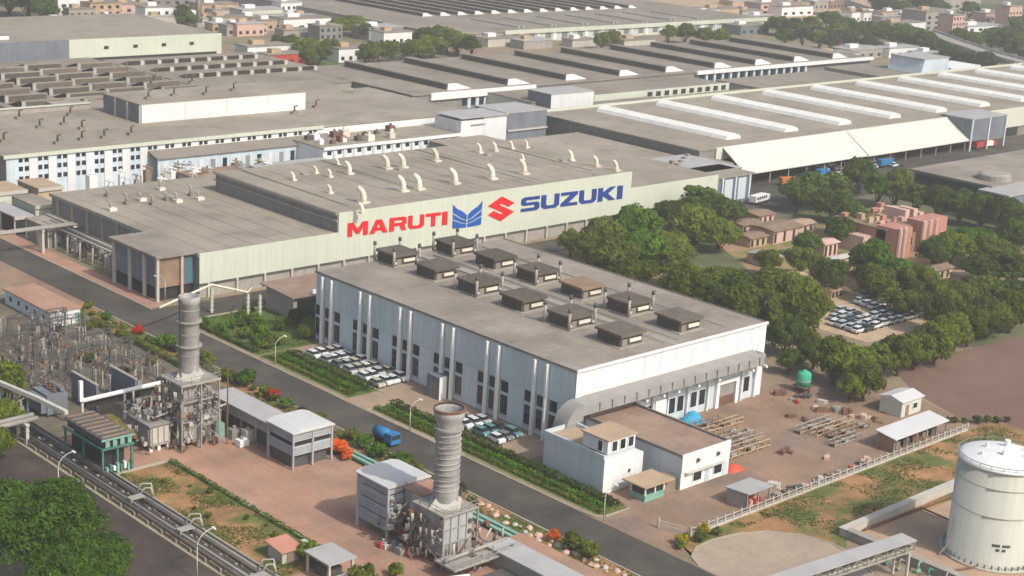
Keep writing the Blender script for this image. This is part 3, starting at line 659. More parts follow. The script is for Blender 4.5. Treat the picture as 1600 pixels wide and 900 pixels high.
MB().box(352.6,371,374.2,390,0,14.0).build('wall', 'slate', t); MB().box(352.4,371.3,374,390.2,14.0,14.3).build('roof', 'roofgrey', t)
MB().box(353,371.1,373.6,374.2,8.0,8.5).build('ledge', 'conc_lt', t)
t = thing('loading_building', 'white ended narrow building beside the taupe hall with dark flank', 'building', (346,398,0))
MB().box(346,362,398,460,0,9.2).build('wall', 'slate', t); MB().box(345.8,362.3,397.8,460,9.2,9.5).build('roof', 'roof', t)
MB().box(346,356,397.6,397.8,3,10.2).build('gable', 'whitewall', t)
for i,(x0,x1,y0,y1,z,mm) in enumerate([(318,340,330,372,8.4,'roof'),(341,374,318,362,8.2,'roof'),(341,376,294,316,9.0,'roofgrey'),(355.6,380,300.5,313,8.6,'roof')]):
    t = thing('linking_building', ['taupe roofed link block behind the lettered hall','wide taupe link block before the ridged hall','grey roofed link block at the end of the lettered hall','small taupe link block touching the ridged hall'][i], 'building', (x0,y0,0))
    MB().box(x0,x1,y0,y1,0,z-.3).build('wall', 'greyclad', t); MB().box(x0-.2,x1+.2,y0-.2,y1+.2,z-.3,z).build('roof', mm, t)
    for k in range(4): MB().box(x0+3+k*5,x0+4.4+k*5,y0+4+k*3,y0+5.4+k*3,z,z+.9).build('roof_hatch', 'roofdark', t)
t = thing('slate_block', 'blue-grey panelled block with white columns at the end of the cream wall', 'building', (355.6,284.5,0))
MB().box(355.8,371,286.5,300,0,8.6).build('wall', 'slate', t); MB().box(355.5,373,286.1,300.3,8.6,9.0).build('roof', 'roof', t)
for x in (358,364,370.6): MB().box(x-.35,x+.35,286.0,286.5,0,8.6).build('column', 'paleblue', t)
for x in (361,367.3): MB().box(x-1.8,x+1.8,286.3,286.48,1.5,8.0).build('panel', 'bluegrey', t)

# ================================================================== WHITE RIDGED HALL
W = thing('ridged_hall', 'wide taupe roofed hall with long white roof ridges and cream awning', 'factory', (376,311,0))
MB().box(376.5,700,311.3,384,0,10.6).build('wall', 'greyclad', W)
MB().box(376,700,311,384.5,10.6,11.0).build('roof', 'roof', W)
MB().box(376,700,384.1,384.7,10.6,11.8).build('rear_parapet', 'cream', W)
for i in range(13): MB().box(384+i*10.4,384+i*10.4+10.36,310.7,311.3,7.2,11.1).build('wall_panel', 'creamawn', W)
for i in range(15): MB().box(541.5+i*10.4,541.5+i*10.4+10.36,310.7,311.3,3.6,11.1).build('wall_panel', 'creamawn', W)
MB().prismx([(300.6,4.0),(310.65,10.75),(310.65,11.05),(300.6,4.3)], 387, 452.5).build('awning', 'creamawn', W)
MB().prismx([(300.6,3.8),(310.65,10.4),(310.65,10.7),(300.6,4.1)], 453.5, 517).build('awning', 'creamawn', W)
MB().prismx([(300.8,3.7),(310.6,10.2),(310.6,10.4),(300.8,3.9)], 452.5, 453.5).build('awning_gutter', 'grey', W)
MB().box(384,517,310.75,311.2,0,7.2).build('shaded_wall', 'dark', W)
for i in range(14): MB().box(391+i*9.6,391.4+i*9.6,301.6,301.9,0,4.4).build('awning_post', 'concrete', W)
MB().box(517,541,300.5,313.5,3.6,11.6).build('bay_wall', 'slate', W); MB().box(516.7,541.3,300.2,313.8,11.6,12).build('bay_roof', 'roofgrey', W)
for x in (517.2,529,540.8): MB().box(x-.4,x+.4,300.1,300.5,0,11.6).build('column', 'bluegrey', W)
for i in range(7): MB().box(560+i*18,569+i*18,310.6,310.8,.1,3.4).build('loading_bay', 'dark', W)
for i in range(10):                                   # white ridges, built of ridge sections
    xr = 399.0+30.85*i
    r_ = MB().prismy([(xr-.6,11.0),(xr+.1,12.1),(xr+3.3,13.0),(xr+6.5,12.1),(xr+7.2,11.0)], 319, 377.5).build('roof_ridge', 'ridge', W)
    for k in range(1, 9): MB().prismy([(xr-.65,11.0),(xr+.05,12.15),(xr+3.3,13.06),(xr+6.55,12.15),(xr+7.25,11.0)], 319+k*6.5-.1, 319+k*6.5+.1).build('joint_strip', 'roofpale', r_)

# ================================================================== SAWTOOTH HALLS BEHIND
def saw(parent, xr, y0, y1, z, wd, hgt, end=True, mroof='rooffar'):
    s_ = MB().prismy([(xr,z),(xr+.3,z+hgt),(xr+wd*.35,z+hgt),(xr+wd,z)], y0, y1).build('roof_monitor', mroof, parent)
    MB().prismx([(y0+1,z+.25),(y1-1,z+.25),(y1-1,z+hgt-.35),(y0+1,z+hgt-.35)], xr-.06, xr+.02).build('glazing_band', 'unitside', s_)
    if end: MB().prismy([(xr-.1,z),(xr+.2,z+hgt+.1),(xr+wd*.35,z+hgt+.1),(xr+wd+.1,z)], y0-.15, y0).build('gable', 'white', s_)
D = thing('sawtooth_hall', 'broad brown hall with nine dark roof monitors ending in white gables', 'factory', (350,437,0))
MB().box(364,650,436.5,508,0,9.6).build('wall', 'greyclad', D); MB().box(363.5,650.5,436,508.5,9.6,10.0).build('roof', 'rooffar', D)
for xr in (383.5,414,445.5,476.5,505,537,565.2,593.5,623.5): saw(D, xr, 440, 503.5, 10, 12, 2.3)
MB().box(372,425,435.4,436.5,7.6,10.2).build('front_parapet', 'white', D)
for i in range(9): MB().box(388+i*4.1,390.2+i*4.1,436.2,436.5,4.6,7.2).build('window', 'glass', D)
for i in range(9): MB().box(390.4+i*4.1,392+i*4.1,436.1,436.5,3.4,7.2).build('window_pier', 'paleblue', D)
MB().box(520,650,434.8,436.5,8.8,10.2).build('front_parapet', 'white', D)
for i in range(14): MB().box(523+i*5.4,526.2+i*5.4,436.2,436.5,5.2,8.4).build('window', 'glass', D)
for i in range(14): MB().box(526.6+i*5.4,528+i*5.4,435.6,436.5,4.0,8.6).build('window_pier', 'paleblue', D)
t = thing('front_wing', 'low wing with black square windows in a cream wall before the dark monitors', 'building', (430,411,0))
MB().box(400,512,411.5,436,0,8.6).build('wall', 'cream', t); MB().box(399.7,512.3,411,436,8.6,8.9).build('roof', 'rooffar', t)
MB().box(432,512,410.8,411.5,6.2,9.4).build('front_band', 'cream', t)
for i in range(10): MB().box(462+i*5,464.6+i*5,410.6,410.8,6.9,8.7).build('window', 'dark', t)
t = thing('white_cube_building', 'bright white windowless box building before the dark monitors', 'building', (408,408,0))
MB().box(402,424,404,416,0,12.5).build('wall', 'slate', t); MB().box(402,424.2,403.7,404,7.4,12.6).build('panel', 'whitewall', t)
MB().box(401.8,424.3,403.6,416.2,12.5,12.8).build('roof', 'roofgrey', t)
for i,(x0,x1,y0,y1,z) in enumerate([(376,400,388,412,8),(426,462,388,409,7.4),(466,520,388,408,7.0),(524,600,388,428,7.5),(604,640,388,430,8.5)]):
    t = thing('service_building', 'low brown roofed service block in the lane behind the white ridges, '+nth(i)+' from the left', 'building', (x0,y0,0), 'service blocks behind the white ridges')
    MB().box(x0,x1,y0,y1,0,z-.3).build('wall', 'concrete', t); MB().box(x0-.2,x1+.2,y0-.2,y1+.2,z-.3,z).build('roof', 'rooffar', t)
    for k in range(5): MB().box(x0+2+k*4,x0+4+k*4,y0-.2-.06,y0-.2,z-2.2,z-1).build('window', 'glass', t)
t = thing('aqua_shed', 'pale aqua metal clad block beside the white ridges', 'building', (640,398,0))
MB().prismy([(628,0),(655,0),(653,15),(633,15)], 396, 414).build('wall', 'paleblue', t); MB().box(632,654,395.8,414.2,15,15.3).build('roof', 'roofgrey', t)
MB().box(656,682,396,412,0,10).build('side_wing', 'white', t)
for k in range(4): MB().box(658+k*5.5,661.5+k*5.5,395.9,396,5,8.5).build('window', 'dark', t)
E_ = thing('far_sawtooth_hall', 'huge distant brown hall with a dozen thin roof ridges near the top edge', 'factory', (517,595,0))
MB().box(517,772,596,850,0,5.7).build('wall', 'concrete', E_); MB().box(516.5,772.5,595.5,850.5,5.7,6.2).build('roof', 'rooffar', E_)
for i in range(14): saw(E_, 556+12.6*i, 661, 846, 6.2, 7.5, 1.8)
MB().box(556,772,594.6,595.5,4.6,6.7).build('front_parapet', 'cream', E_); MB().box(556,772,595.6,596,0,4.6).build('front_wall', 'cream', E_)
for i in range(17): MB().box(562+i*12,566+i*12,595.4,595.6,1.6,4.3).build('window', 'slate', E_)
for i in range(17): MB().box(567.2+i*12,569.6+i*12,595.2,595.6,.5,4.5).build('window_pier', ('white','paleblue')[i%2], E_)
for i in range(7): MB().box(574+i*24,575+i*24,604,642,6.2,7.0).box(577+i*24,578+i*24,604,642,6.2,7.0).build('duct', 'conc_lt', E_)
F_ = thing('cream_warehouse', 'cream walled warehouse with dark window strip at the upper left', 'factory', (270,566,0))
MB().box(230,366,566.3,640,0,15.6).build('wall', 'slate', F_); MB().box(229.5,366.5,565.8,640.5,15.6,16).build('roof', 'roof', F_)
MB().box(297,366.5,565.4,566.3,7.5,16.2).build('front_panel', 'cream', F_)
MB().box(300,364,565.2,565.4,7.4,8.8).build('window_strip', 'dark', F_)
for i in range(4): MB().box(312+i*13,314+i*13,565.25,565.4,12,13.2).build('vent_opening', 'dark', F_)
MB().box(298,362,560,565.3,0,6.4).build('front_annex', 'cream', F_)
MB().box(230,297,565.3,566.3,6,16.1).build('front_panel', 'slate', F_)
MB().box(230,296,566.05,566.28,3,6).build('window_strip', 'dark', F_)
for i in range(4): MB().box(244+i*9,250+i*9,572+i*1,573.5+i*1,16,17.2).build('roof_monitor', 'white', F_)
G_ = thing('northlight_sheds', 'grey sheds with stepped rows of dark north light teeth left of the penthouse', 'factory', (236,452,0))
MB().box(225,302,450,560,0,9.5).build('wall', 'concrete', G_); MB().box(224.7,302.3,449.7,560,9.5,9.9).build('roof', 'rooffar', G_)
for cxi, x0 in enumerate((228,247.5,264,283)):
    for k in range(7):
        y0 = 466+k*11.8+(-4 if cxi % 2 else 0)
        tt = MB().prismx([(y0,9.9),(y0,12.2),(y0+1,12.3),(y0+9.5,9.9)], x0, x0+15).build('roof_tooth', 'rooffar', G_)
        MB().prismx([(y0+.1,10),(y0+.1,12.1),(y0+1,12.2),(y0+8.6,10)], x0-.1, x0).build('shade_end', 'dark', tt)  # tooth end turned from the sun, its shade put into the colour
        MB().box(x0+.5,x0+14.5,y0-.08,y0,10.2,11.9).build('glazing_band', 'unit', tt); MB().box(x0+.1,x0+1.3,y0-.14,y0-.08,9.9,12.1).build('end_pier', 'roofgrey', tt)
H_ = thing('monitor_shed', 'brown shed with two rows of short dark monitors before the cream warehouse', 'factory', (303,476,0))
MB().box(303.5,372,472,552,0,9.5).build('wall', 'concrete', H_); MB().box(303.2,372.3,471.7,552.3,9.5,9.9).build('roof', 'rooffar', H_)
for r_, (ya, yb) in enumerate(((535,540),(517,522),(500,505))):
    for i in range(8):
        q = MB().prismx([(ya,9.9),(ya,11.8),(yb,10.2),(yb,9.9)], 305+i*7.4+r_*2, 310.6+i*7.4+r_*2).build('roof_monitor', 'rooffar', H_)
        MB().box(305.2+i*7.4+r_*2,310.4+i*7.4+r_*2,ya-.06,ya,10.1,11.6).build('glazing', 'dark', q)
        MB().box(310.7+i*7.4+r_*2,312.2+i*7.4+r_*2,ya-.1,ya+2,9.9,11.5).build('gable', 'conc_lt', H_)

# ================================================================== RIGHT SIDE: PINK HOUSE, GREY WORKS, PAVILIONS
t = thing('grey_works', 'low grey flat roofed works with dark window strip at the right edge', 'building', (420,232,0))
MB().box(421,540,236,262,0,9.4).build('wall', 'slate', t); MB().box(419.5,540,234.5,263,9.4,10).build('roof', 'roofhall', t)
MB().box(420.6,421,237,261.5,5.2,8.4).build('window_strip', 'glass', t); MB().box(419.8,421,236.5,262.5,3.4,4.4).build('ledge', 'concrete', t)
MB().box(414.5,444,226,235.5,0,9.0).build('entrance_block', 'slate', t); MB().box(414,444.5,225.5,235.8,9.0,9.5).build('entrance_roof', 'roofgrey', t)
for x in (424,428,434,440): MB().box(x-.4,x+.4,225.4,226,0,9).build('column', 'paleblue', t)
for x in (426,431,437): MB().box(x-1.2,x+1.4,225.8,226,1.5,7.5).build('window', 'glass', t)
MB().lathe(430,240,[(5,10),(5,11.6),(4,12.1),(.01,12.3)],20).build('roof_drum', 'concrete', t)
pk = thing('pink_house', 'pink stone villa with tall round fins and roof terraces among the trees', 'house', (352,223,0))
MB().box(353,378,226,243,0,6.6).build('wall', 'pink', pk); MB().box(352.5,378.4,225.6,243.4,6.6,7.0).build('roof', 'brownst', pk)
MB().box(364,376,222,227,0,8.6).build('tower', 'pink', pk); MB().box(353,360,222.5,229,0,7.6).build('tower', 'pink', pk)
for x in (353.5,355.6,364.5,367.4,370.3): MB().lathe(x,221.9,[(.62,0),(.62,8.6 if x > 360 else 7.9),(.4,8.8 if x > 360 else 8.1)],8).build('fin', 'pinklt', pk)
MB().box(360,364,223.5,226,0,5.4).build('porch_wall', 'brownst', pk)
for x in (358.5,361.2,373.5): win_y(pk, 223.4 if x < 364 else 221.95, x-.6, x+.8, 2, 4.6, 'pinklt')
for i in range(9): MB().box(353.2+i*2.8,353.9+i*2.8,225.7,226,0,6.6).build('pale_strip', 'pinklt', pk)
for i in range(5): MB().box(355+i*5,357.4+i*5,225.9,226,1.4+ (i%2)*2.6,3.4+(i%2)*2.6).build('window', 'glass', pk)
for i in range(26):
    a, b = rng.uniform(353,377), rng.uniform(229,243)
    MB().box(a,a+rng.uniform(.8,2.6),b,b+rng.uniform(.6,2),7.0,7.0+rng.uniform(.6,1.8)).build('terrace_wall', ('pinklt','pink','sand')[i%3], pk)
MB().box(366,368,229,236,7,10).box(370,372,229,234,7,9.8).build('chimney', 'pinklt', pk)
MB().box(349,353,230,240,0,4.5).build('side_wing', 'pinklt', pk)
for i,(px,py,wx,wy,h,mr) in enumerate([(1165,345,9,6,3,'brownst'),(1185,330,8,7,4,'brownst'),(1175,365,8,6,3,'brownst'),(1215,350,14,9,4,'brownst'),(1250,345,9,6,3,'rooftan'),(1195,395,6,8,3,'concrete'),(1235,430,10,6,3,'sand'),(1290,375,7,5,4,'pinklt'),(1318,398,12,3,4,'conc_lt'),(1310,412,6,4,4,'sand'),(1345,425,9,6,3,'rust'),(1465,415,9,5,3,'brownst'),(1500,425,5,4,3,'sand'),(1455,440,6,4,2.5,'sand'),(1300,448,5,4,2.5,'sand')]):
    p = P(px, py, h)
    t = thing('park_pavilion', 'x', 'pavilion', (p.x,p.y,0), 'stone pavilions in the park')
    t['label'] = 'stone pavilion with low '+{'brownst':'brown','rooftan':'tan','concrete':'grey','sand':'sandy','pinklt':'pink','conc_lt':'pale','rust':'rusty'}[mr]+' roof, '+nth(sorted([1165,1185,1175,1215,1250,1195,1235,1290,1318,1310,1345,1465,1500,1455,1300]).index(px))+' from left in the park'
    MB().box(p.x-wx/2+.5,p.x+wx/2-.5,p.y-wy/2+.5,p.y+wy/2-.5,0,h-.4).build('wall', ('pinklt','pinklt','sand')[i%3], t)
    MB().prismx([(p.y-wy/2,h-.5),(p.y+wy/2,h-.5),(p.y+wy/2,h-.3),(p.y,h+.15),(p.y-wy/2,h-.35)], p.x-wx/2, p.x+wx/2).build('roof', mr, t)
    for k in range(3): MB().box(p.x-wx/2+.8+k*wx/3.5,p.x-wx/2+1.7+k*wx/3.5,p.y-wy/2+.42,p.y-wy/2+.5,.3,h-1).build('opening', 'dark', t)

# ================================================================== FAR TOWN
FAR = [(118,8,26,12,9,'white'),(158,14,18,10,7,'sand'),(200,12,22,12,5,'pinklt'),(246,22,20,10,8,'white'),(262,6,24,10,8,'greyclad'),(335,12,24,12,5,'sand'),(352,32,20,10,4.5,'sand'),(384,45,16,9,6,'pinklt'),(400,22,26,12,6,'cream'),
       (420,38,18,10,5,'sand'),(448,14,14,9,8,'white'),(470,36,30,12,6,'white'),(508,50,14,10,7,'greyclad'),(590,50,22,14,6,'concrete'),(612,58,18,10,6,'white'),(440,92,20,8,5,'red'),(415,80,26,10,6,'white'),
       (545,84,18,9,6,'white'),(775,64,22,12,4,'conc_lt'),(830,68,20,10,4,'concrete'),(905,66,18,8,3.5,'conc_lt'),(990,66,24,9,3.5,'conc_lt'),(1165,45,26,14,5,'slate'),(1120,20,30,12,6,'sand'),(1205,12,40,14,7,'pinklt'),(1235,16,34,12,6,'white'),
       (1335,25,20,10,6,'white'),(1352,25,18,10,6,'white'),(1392,26,24,10,7,'pinklt'),(1405,42,40,12,6,'white'),(1450,30,34,18,12,'concrete'),(1485,45,13,10,17,'pinklt'),(1525,48,40,12,7,'white'),(1545,30,26,10,9,'pinklt'),(1575,28,16,10,16,'pinklt'),
       (1490,8,50,14,10,'concrete'),(1400,6,40,14,8,'brownst'),(1300,90,30,12,5,'white'),(1340,82,30,12,5,'concrete'),(1400,80,28,10,5,'white'),(1450,88,24,10,5,'concrete')]
CW = {'white':'white','sand':'sandy','pinklt':'pale pink','greyclad':'grey','cream':'cream','concrete':'concrete','red':'red','slate':'slate grey','pink':'red brick','brownst':'brown','conc_lt':'pale grey'}
_rf = random.Random(21)
for k_ in range(46):
    if k_ < 24: FAR.append((int(100+k_*16+_rf.uniform(-8,8)), int(_rf.uniform(2,52)), _rf.uniform(8,20), _rf.uniform(6,10), _rf.uniform(3,5), ('conc_lt','sand','concrete','brownst','conc_lt')[k_%5]))
    else: FAR.append((int(1100+(k_-24)*22+_rf.uniform(-8,8)), int(_rf.uniform(4,30)+max(0,(k_-30)*1.2)), _rf.uniform(10,24), _rf.uniform(6,12), _rf.uniform(3,6), ('conc_lt','sand','concrete','brownst','concrete')[k_%5]))
seen = {}
for i,(px,py,wx,wy,h,mm) in enumerate(sorted(FAR)):
    p = P(px, py, h/2); k = seen.get(mm, 0); seen[mm] = k+1
    t = thing('far_building', 'distant '+CW[mm]+' building near the top edge, '+nth(k)+' such from the left', 'building', (p.x,p.y,0), 'distant town buildings')
    b = MB().box(p.x-wx/2,p.x+wx/2,p.y-wy/2,p.y+wy/2,0,h).build('wall', mm, t)
    MB().box(p.x-wx/2-.3,p.x+wx/2+.3,p.y-wy/2-.3,p.y+wy/2+.3,h,h+.4).build('roof', ('rooffar','roofgrey','rooffar')[i%3], t)
    MB().box(p.x-wx*.3,p.x-wx*.05,p.y-1,p.y+2.5,h+.4,h+2.2).build('roof_room', ('white','sand')[i%2], t)
    fl = max(1, int(h//3.4))
    for f in range(fl if h > 4.2 else 0):
        for q in range(4): MB().box(p.x-wx/2+wx*(q+.3)/4,p.x-wx/2+wx*(q+.7)/4,p.y-wy/2-.08,p.y-wy/2,1+f*3.3,2.6+f*3.3).build('window', 'glass', t)
p = P(310, 42, 0)
t = thing('far_mast', 'tall slim grey mast at the upper left', 'mast', p)
MB().cyl(p, p+Vector((0,0,34)), 1.3, 1.0, 10).build('shaft', 'concrete', t, True); MB().box(p.x-2,p.x+2,p.y-2,p.y+2,0,2).build('footing', 'concrete', t)
# flyover at the upper right
fp = [P(1440,48,7), P(1490,66,7), P(1545,84,7), P(1605,100,7), P(1680,118,7)]
fl = thing('flyover', 'grey elevated road curving away at the upper right', 'flyover', (fp[0].x,fp[0].y,0))
for i in range(len(fp)-1):
    a, b = fp[i], fp[i+1]; dd = (b-a).normalized(); n_ = Vector((-dd.y,dd.x,0))*7
    MB().prism([(q.x,q.y) for q in (a-n_,b-n_,b+n_,a+n_)], 6.0, 7.2).build('deck', 'concrete', fl)
    for s in (-1, 1):
        a2, b2 = a+n_*s*.97, b+n_*s*.97; m_ = n_*.03
        MB().prism([(q.x,q.y) for q in (a2-m_,b2-m_,b2+m_,a2+m_)], 7.2, 8.4).build('barrier', 'conc_lt', fl)
    MB().prism([(q.x,q.y) for q in (a-n_*.3-dd,a-n_*.3+dd,a+n_*.3+dd,a+n_*.3-dd)], 0, 6).build('pier', 'concrete', fl)

# ================================================================== STORAGE TANK AND ITS PAD
TX, TY, TR, TH = 207.7, 107.9, 6.55, 15.3
tk = thing('storage_tank', 'tall cream cylindrical storage tank with domed roof on the bunded pad', 'tank', (TX,TY,0))
MB().lathe(TX,TY,[(TR+.9,0),(TR+.9,.35),(TR,.36),(TR,TH)],64).build('shell', 'tank', tk, False)
for p_ in tk.children: p_.data.polygons.foreach_set('use_smooth', [abs(q.normal.z) < .5 for q in p_.data.polygons])
MB().lathe(TX,TY,[(TR+.22,TH),(TR+.22,TH+.3),(TR*.9,TH+.62),(TR*.7,TH+1.05),(TR*.45,TH+1.4),(TR*.2,TH+1.58),(.01,TH+1.62)],48).build('roof', 'tankroof', tk, True)
for z in (8.3, TH-2.6): MB().lathe(TX,TY,[(TR,z-.07),(TR+.1,z-.07),(TR+.1,z+.07),(TR,z+.07)],48,0,False).build('ring', 'tank', tk)
for i in range(44):
    a = 2*math.pi*i/44; MB().box(TX+math.cos(a)*(TR+.5)-.14,TX+math.cos(a)*(TR+.5)+.14,TY+math.sin(a)*(TR+.5)-.14,TY+math.sin(a)*(TR+.5)+.14,.35,.95).build('anchor', 'grey', tk)
for i in range(24):
    a = 2*math.pi*i/24; c_, s_ = math.cos(a)*(TR+.1), math.sin(a)*(TR+.1)
    MB().cyl((TX+c_,TY+s_,TH+.3),(TX+c_,TY+s_,TH+.92),.04,n=5).build('rail_post', 'grey', tk)
MB().lathe(TX,TY,[(TR+.06,TH+.86),(TR+.16,TH+.86),(TR+.16,TH+.94),(TR+.06,TH+.94)],48,0,False).build('rail', 'grey', tk)
for dx, dy, s in ((-2,-1,.6),(1.5,.5,.8),(2.6,-2,.5),(-1,2.4,.5),(.2,-3.4,.45),(-3.8,1.5,.4)):
    zz = TH+.3+1.35*(1-(math.hypot(dx,dy)/TR)**2); MB().cyl((TX+dx,TY+dy,zz-.3),(TX+dx,TY+dy,zz+s*1.2),s*.55,n=10).build('nozzle', 'tankroof', tk)
la = R(150); lx, ly = TX+math.cos(la)*(TR+.25), TY+math.sin(la)*(TR+.25)
MB().tube([(lx-1.6,ly+.9,0),(lx-.5,ly+.3,1.5),(lx-.1,ly+.05,4),(lx,ly,6.0)], .16, 6).build('fill_pipe', 'conc_lt', tk, True)
# stencilled lines of lettering on the shell (too small to read)
for r_, (z, k0, k1) in enumerate(((4.0,0,9),(3.3,2,7))):
    for k in range(k0, k1):
        if k in (4,): continue
        a = math.atan2(CAM.y-TY, CAM.x-TX)+R(3+k*2.6); rr = TR+.03
        cx_, cy_ = TX+math.cos(a)*rr, TY+math.sin(a)*rr; tx_, ty_ = -math.sin(a)*.13, math.cos(a)*.13
        MB().add([(cx_-tx_,cy_-ty_,z-.22),(cx_+tx_,cy_+ty_,z-.22),(cx_+tx_,cy_+ty_,z+.22),(cx_-tx_,cy_-ty_,z+.22)], [(0,1,2,3)]).build('stencil_mark', 'greydk', tk)
bw = thing('bund_wall', 'low pale concrete bund wall around the storage tank', 'wall', (194,125,0))
MB().box(193.6,236,124.5,125.6,0,1.35).build('wall', 'conc_lt', bw); MB().box(193.6,194.7,92,124.5,0,1.35).build('wall', 'concrete', bw)
MB().box(193.4,236,124.4,125.7,1.35,1.45).build('coping', 'conc_lt', bw); MB().box(193.4,194.8,92,124.4,1.35,1.45).build('coping', 'concrete', bw)
t = thing('bund_pipe', 'dark pipes running across the tank pad', 'pipe', (196,116,0))
MB().cyl((198,124,.4),(224,123,.4),.18,n=6).build('pipe', 'rust', t, True); MB().cyl((195,108,.35),(201,106,.35),.16,n=6).build('pipe', 'rust', t, True); MB().cyl((213,123.5,.4),(212,114.5,.5),.16,n=6).build('pipe', 'rust', t, True)
# inclined covered gallery
br = thing('covered_gallery', 'grey roofed pipe gallery on lattice trestles at the bottom edge', 'gallery', (176,113,0))
GA, GB = Vector((150,116.2,4.0)), Vector((190,111.4,4.3)); gd = (GB-GA).normalized(); gn = Vector((-gd.y,gd.x,0)).normalized()*1.25
def gq(mb, h0, h1, o0, o1):
    q = [GA+gn*o0, GB+gn*o0, GB+gn*o1, GA+gn*o1]
    mb.add([(v.x,v.y,v.z+h0) for v in q]+[(v.x,v.y,v.z+h1) for v in q], [(3,2,1,0),(4,5,6,7),(0,1,5,4),(1,2,6,5),(2,3,7,6),(3,0,4,7)]); return mb
gq(MB(), 1.7, 1.85, -1.15, 1.15).build('roof', 'roofgrey', br); gq(MB(), 0, .18, -1, 1).build('floor', 'concrete', br)
for o_ in (-1,.92): gq(MB(), 1.5, 1.68, o_, o_+.08).build('rail', 'grey', br)
for i in range(21):
    c_ = GA.lerp(GB, i/20); c2 = GA.lerp(GB, min(1,(i+1)/20))
    for s in (-.95,.95):
        a_ = c_+gn*s; MB().cyl((a_.x,a_.y,a_.z+.15),(a_.x,a_.y,a_.z+1.6),.07,n=5).build('post', 'grey', br)
        if i < 20:
            b_ = c2+gn*s; MB().cyl((a_.x,a_.y,a_.z+(.15 if i%2 else 1.6)),(b_.x,b_.y,b_.z+(1.6 if i%2 else .15)),.06,n=5).build('brace', 'grey', br)
for k in range(4):
    s = -.7+k*.45; a_, b_ = GA+gn*s, GB+gn*s; MB().cyl((a_.x,a_.y,a_.z+.5),(b_.x,b_.y,b_.z+.5),.2,n=8).build('pipe', ('pipe','pipedk')[k%2], br, True)
for f_ in (.12,.55,.97):
    c_ = GA.lerp(GB, f_)
    for s in (-1,1):
        a_ = c_+gn*s; MB().box(a_.x-.18,a_.x+.18,a_.y-.18,a_.y+.18,0,a_.z).build('trestle_leg', 'conc_lt', br)
    for z in (1.5,3.4): a_, b_ = c_+gn, c_-gn; MB().cyl((a_.x,a_.y,z),(b_.x,b_.y,z+1.6),.08,n=5).build('trestle_brace', 'grey', br)
for i in range(7):
    x, y = 190.5+rng.random()*3, 104+i*2.2
    q = MB().tube([(x,y,.2),(x,y,1.2),(x+.8,y+.3,1.5),(x+1.8,y+.2,.9)], .16, 6).cyl((x-.5,y,.3),(x+.5,y,.3),.3,n=8).build('pump_set', ('greenpale','grey','green')[i%3])
    tag(q, 'small '+('pale green','grey','dark green')[i%3]+' pump with bent pipe outside the bund corner, '+nth(i)+' along the wall', 'pump', 'pumps outside the bund wall')

# ================================================================== YARD BEHIND THE FENCE
fn = thing('yard_fence', 'pale concrete post fence between the yard and the grass strip', 'fence', (173,139,0))
fpts = [(172.6,144.2),(174.3,139.2)]+[(174.3+i*2.0, 139.1) for i in range(1,40)]
for i,(x,y) in enumerate(fpts):
    MB().box(x-.13,x+.13,y-.13,y+.13,0,1.6).build('post', 'conc_lt', fn)
    if i:
        x0,y0 = fpts[i-1]; MB().cyl((x0,y0,1.25),(x,y,1.25),.06,n=5).cyl((x0,y0,.7),(x,y,.7),.05,n=5).build('rail', 'conc_lt', fn)
        MB().prism([(x0,y0-.06),(x,y-.06),(x,y+.06),(x0,y0+.06)], 0, .45).build('base_panel', 'conc_lt', fn)
t = thing('open_shed', 'small grey roofed shed holding red barrels by the yard fence', 'shed', (190,141,0))
MB().prismx([(139.8,2.9),(144.6,2.6),(144.6,2.75),(139.8,3.1)], 188.6,195.0).build('roof', 'roofgrey', t)
MB().box(188.9,189.05,140.2,144.3,0,2.6).build('wall', 'concrete', t); MB().box(189.05,194.7,144.1,144.3,0,2.6).build('wall', 'concrete', t)
for x in (189,191.8,194.6): MB().box(x-.1,x+.1,140.1,140.3,0,2.9).build('post', 'grey', t)
for i in range(8):
    x,y = 190+ (i%4)*1.1, 141+(i//4)*1.1
    q = MB().lathe(x,y,[(.36,0.02),(.36,.3),(.39,.33),(.36,.36),(.36,.62),(.39,.65),(.36,.68),(.36,.98)],12).build('barrel', ('red','pinklt','red')[i%3])
    tag(q, ('red','pale pink','red')[i%3]+' barrel in the small shed, '+('front','back')[i//4]+' row, '+nth(i%4)+' from the left', 'barrel', 'barrels in the small shed')
t = thing('long_shed', 'long narrow shed with white sloping roof at the end of the fence', 'shed', (231,141,0))
MB().prismx([(140.2,2.6),(144.6,3.2),(144.6,3.4),(140.2,2.8)], 230.2,247.5).build('roof', 'roofpale', t)
MB().box(230.6,247.2,144.0,144.3,0,3.1).build('wall', 'concrete', t); MB().box(230.5,230.7,140.6,144.0,0,2.7).build('wall', 'brownst', t)
for i in range(6): MB().box(231+i*3.2,231.2+i*3.2,140.4,140.6,0,2.65).build('post', 'grey', t)
for i in range(5): MB().box(232+i*3,234+i*3,141.5,143.4,0,1.3).build('stored_crate', ('brownst','greydk','rust')[i%3], t)
t = thing('white_hut', 'cream hut with white roof by the brown field', 'hut', (248,151,0))
MB().box(247.6,254.2,150.4,155.2,0,3.0).build('wall', 'cream', t); MB().prismx([(150,3.0),(155.6,3.0),(155.6,3.15),(152.8,3.9),(150,3.15)], 247.2,254.6).build('roof', 'roofpale', t)
MB().box(249,250,150.3,150.4,0,2.2).build('door', 'brownst', t); win_y(t, 150.38, 251.2, 252.8, 1, 2.3)
gt = thing('water_tank', 'bright green water tank with pale stripe on a low stand', 'tank', (244,170.5,0))
MB().lathe(244,170.5,[(1.4,1.2),(1.4,3.7),(1.0,4.1),(.35,4.25),(.3,4.5),(.01,4.52)],24).build('vessel', mat('tank_green', (.06,.42,.27), var=.08), gt, True)
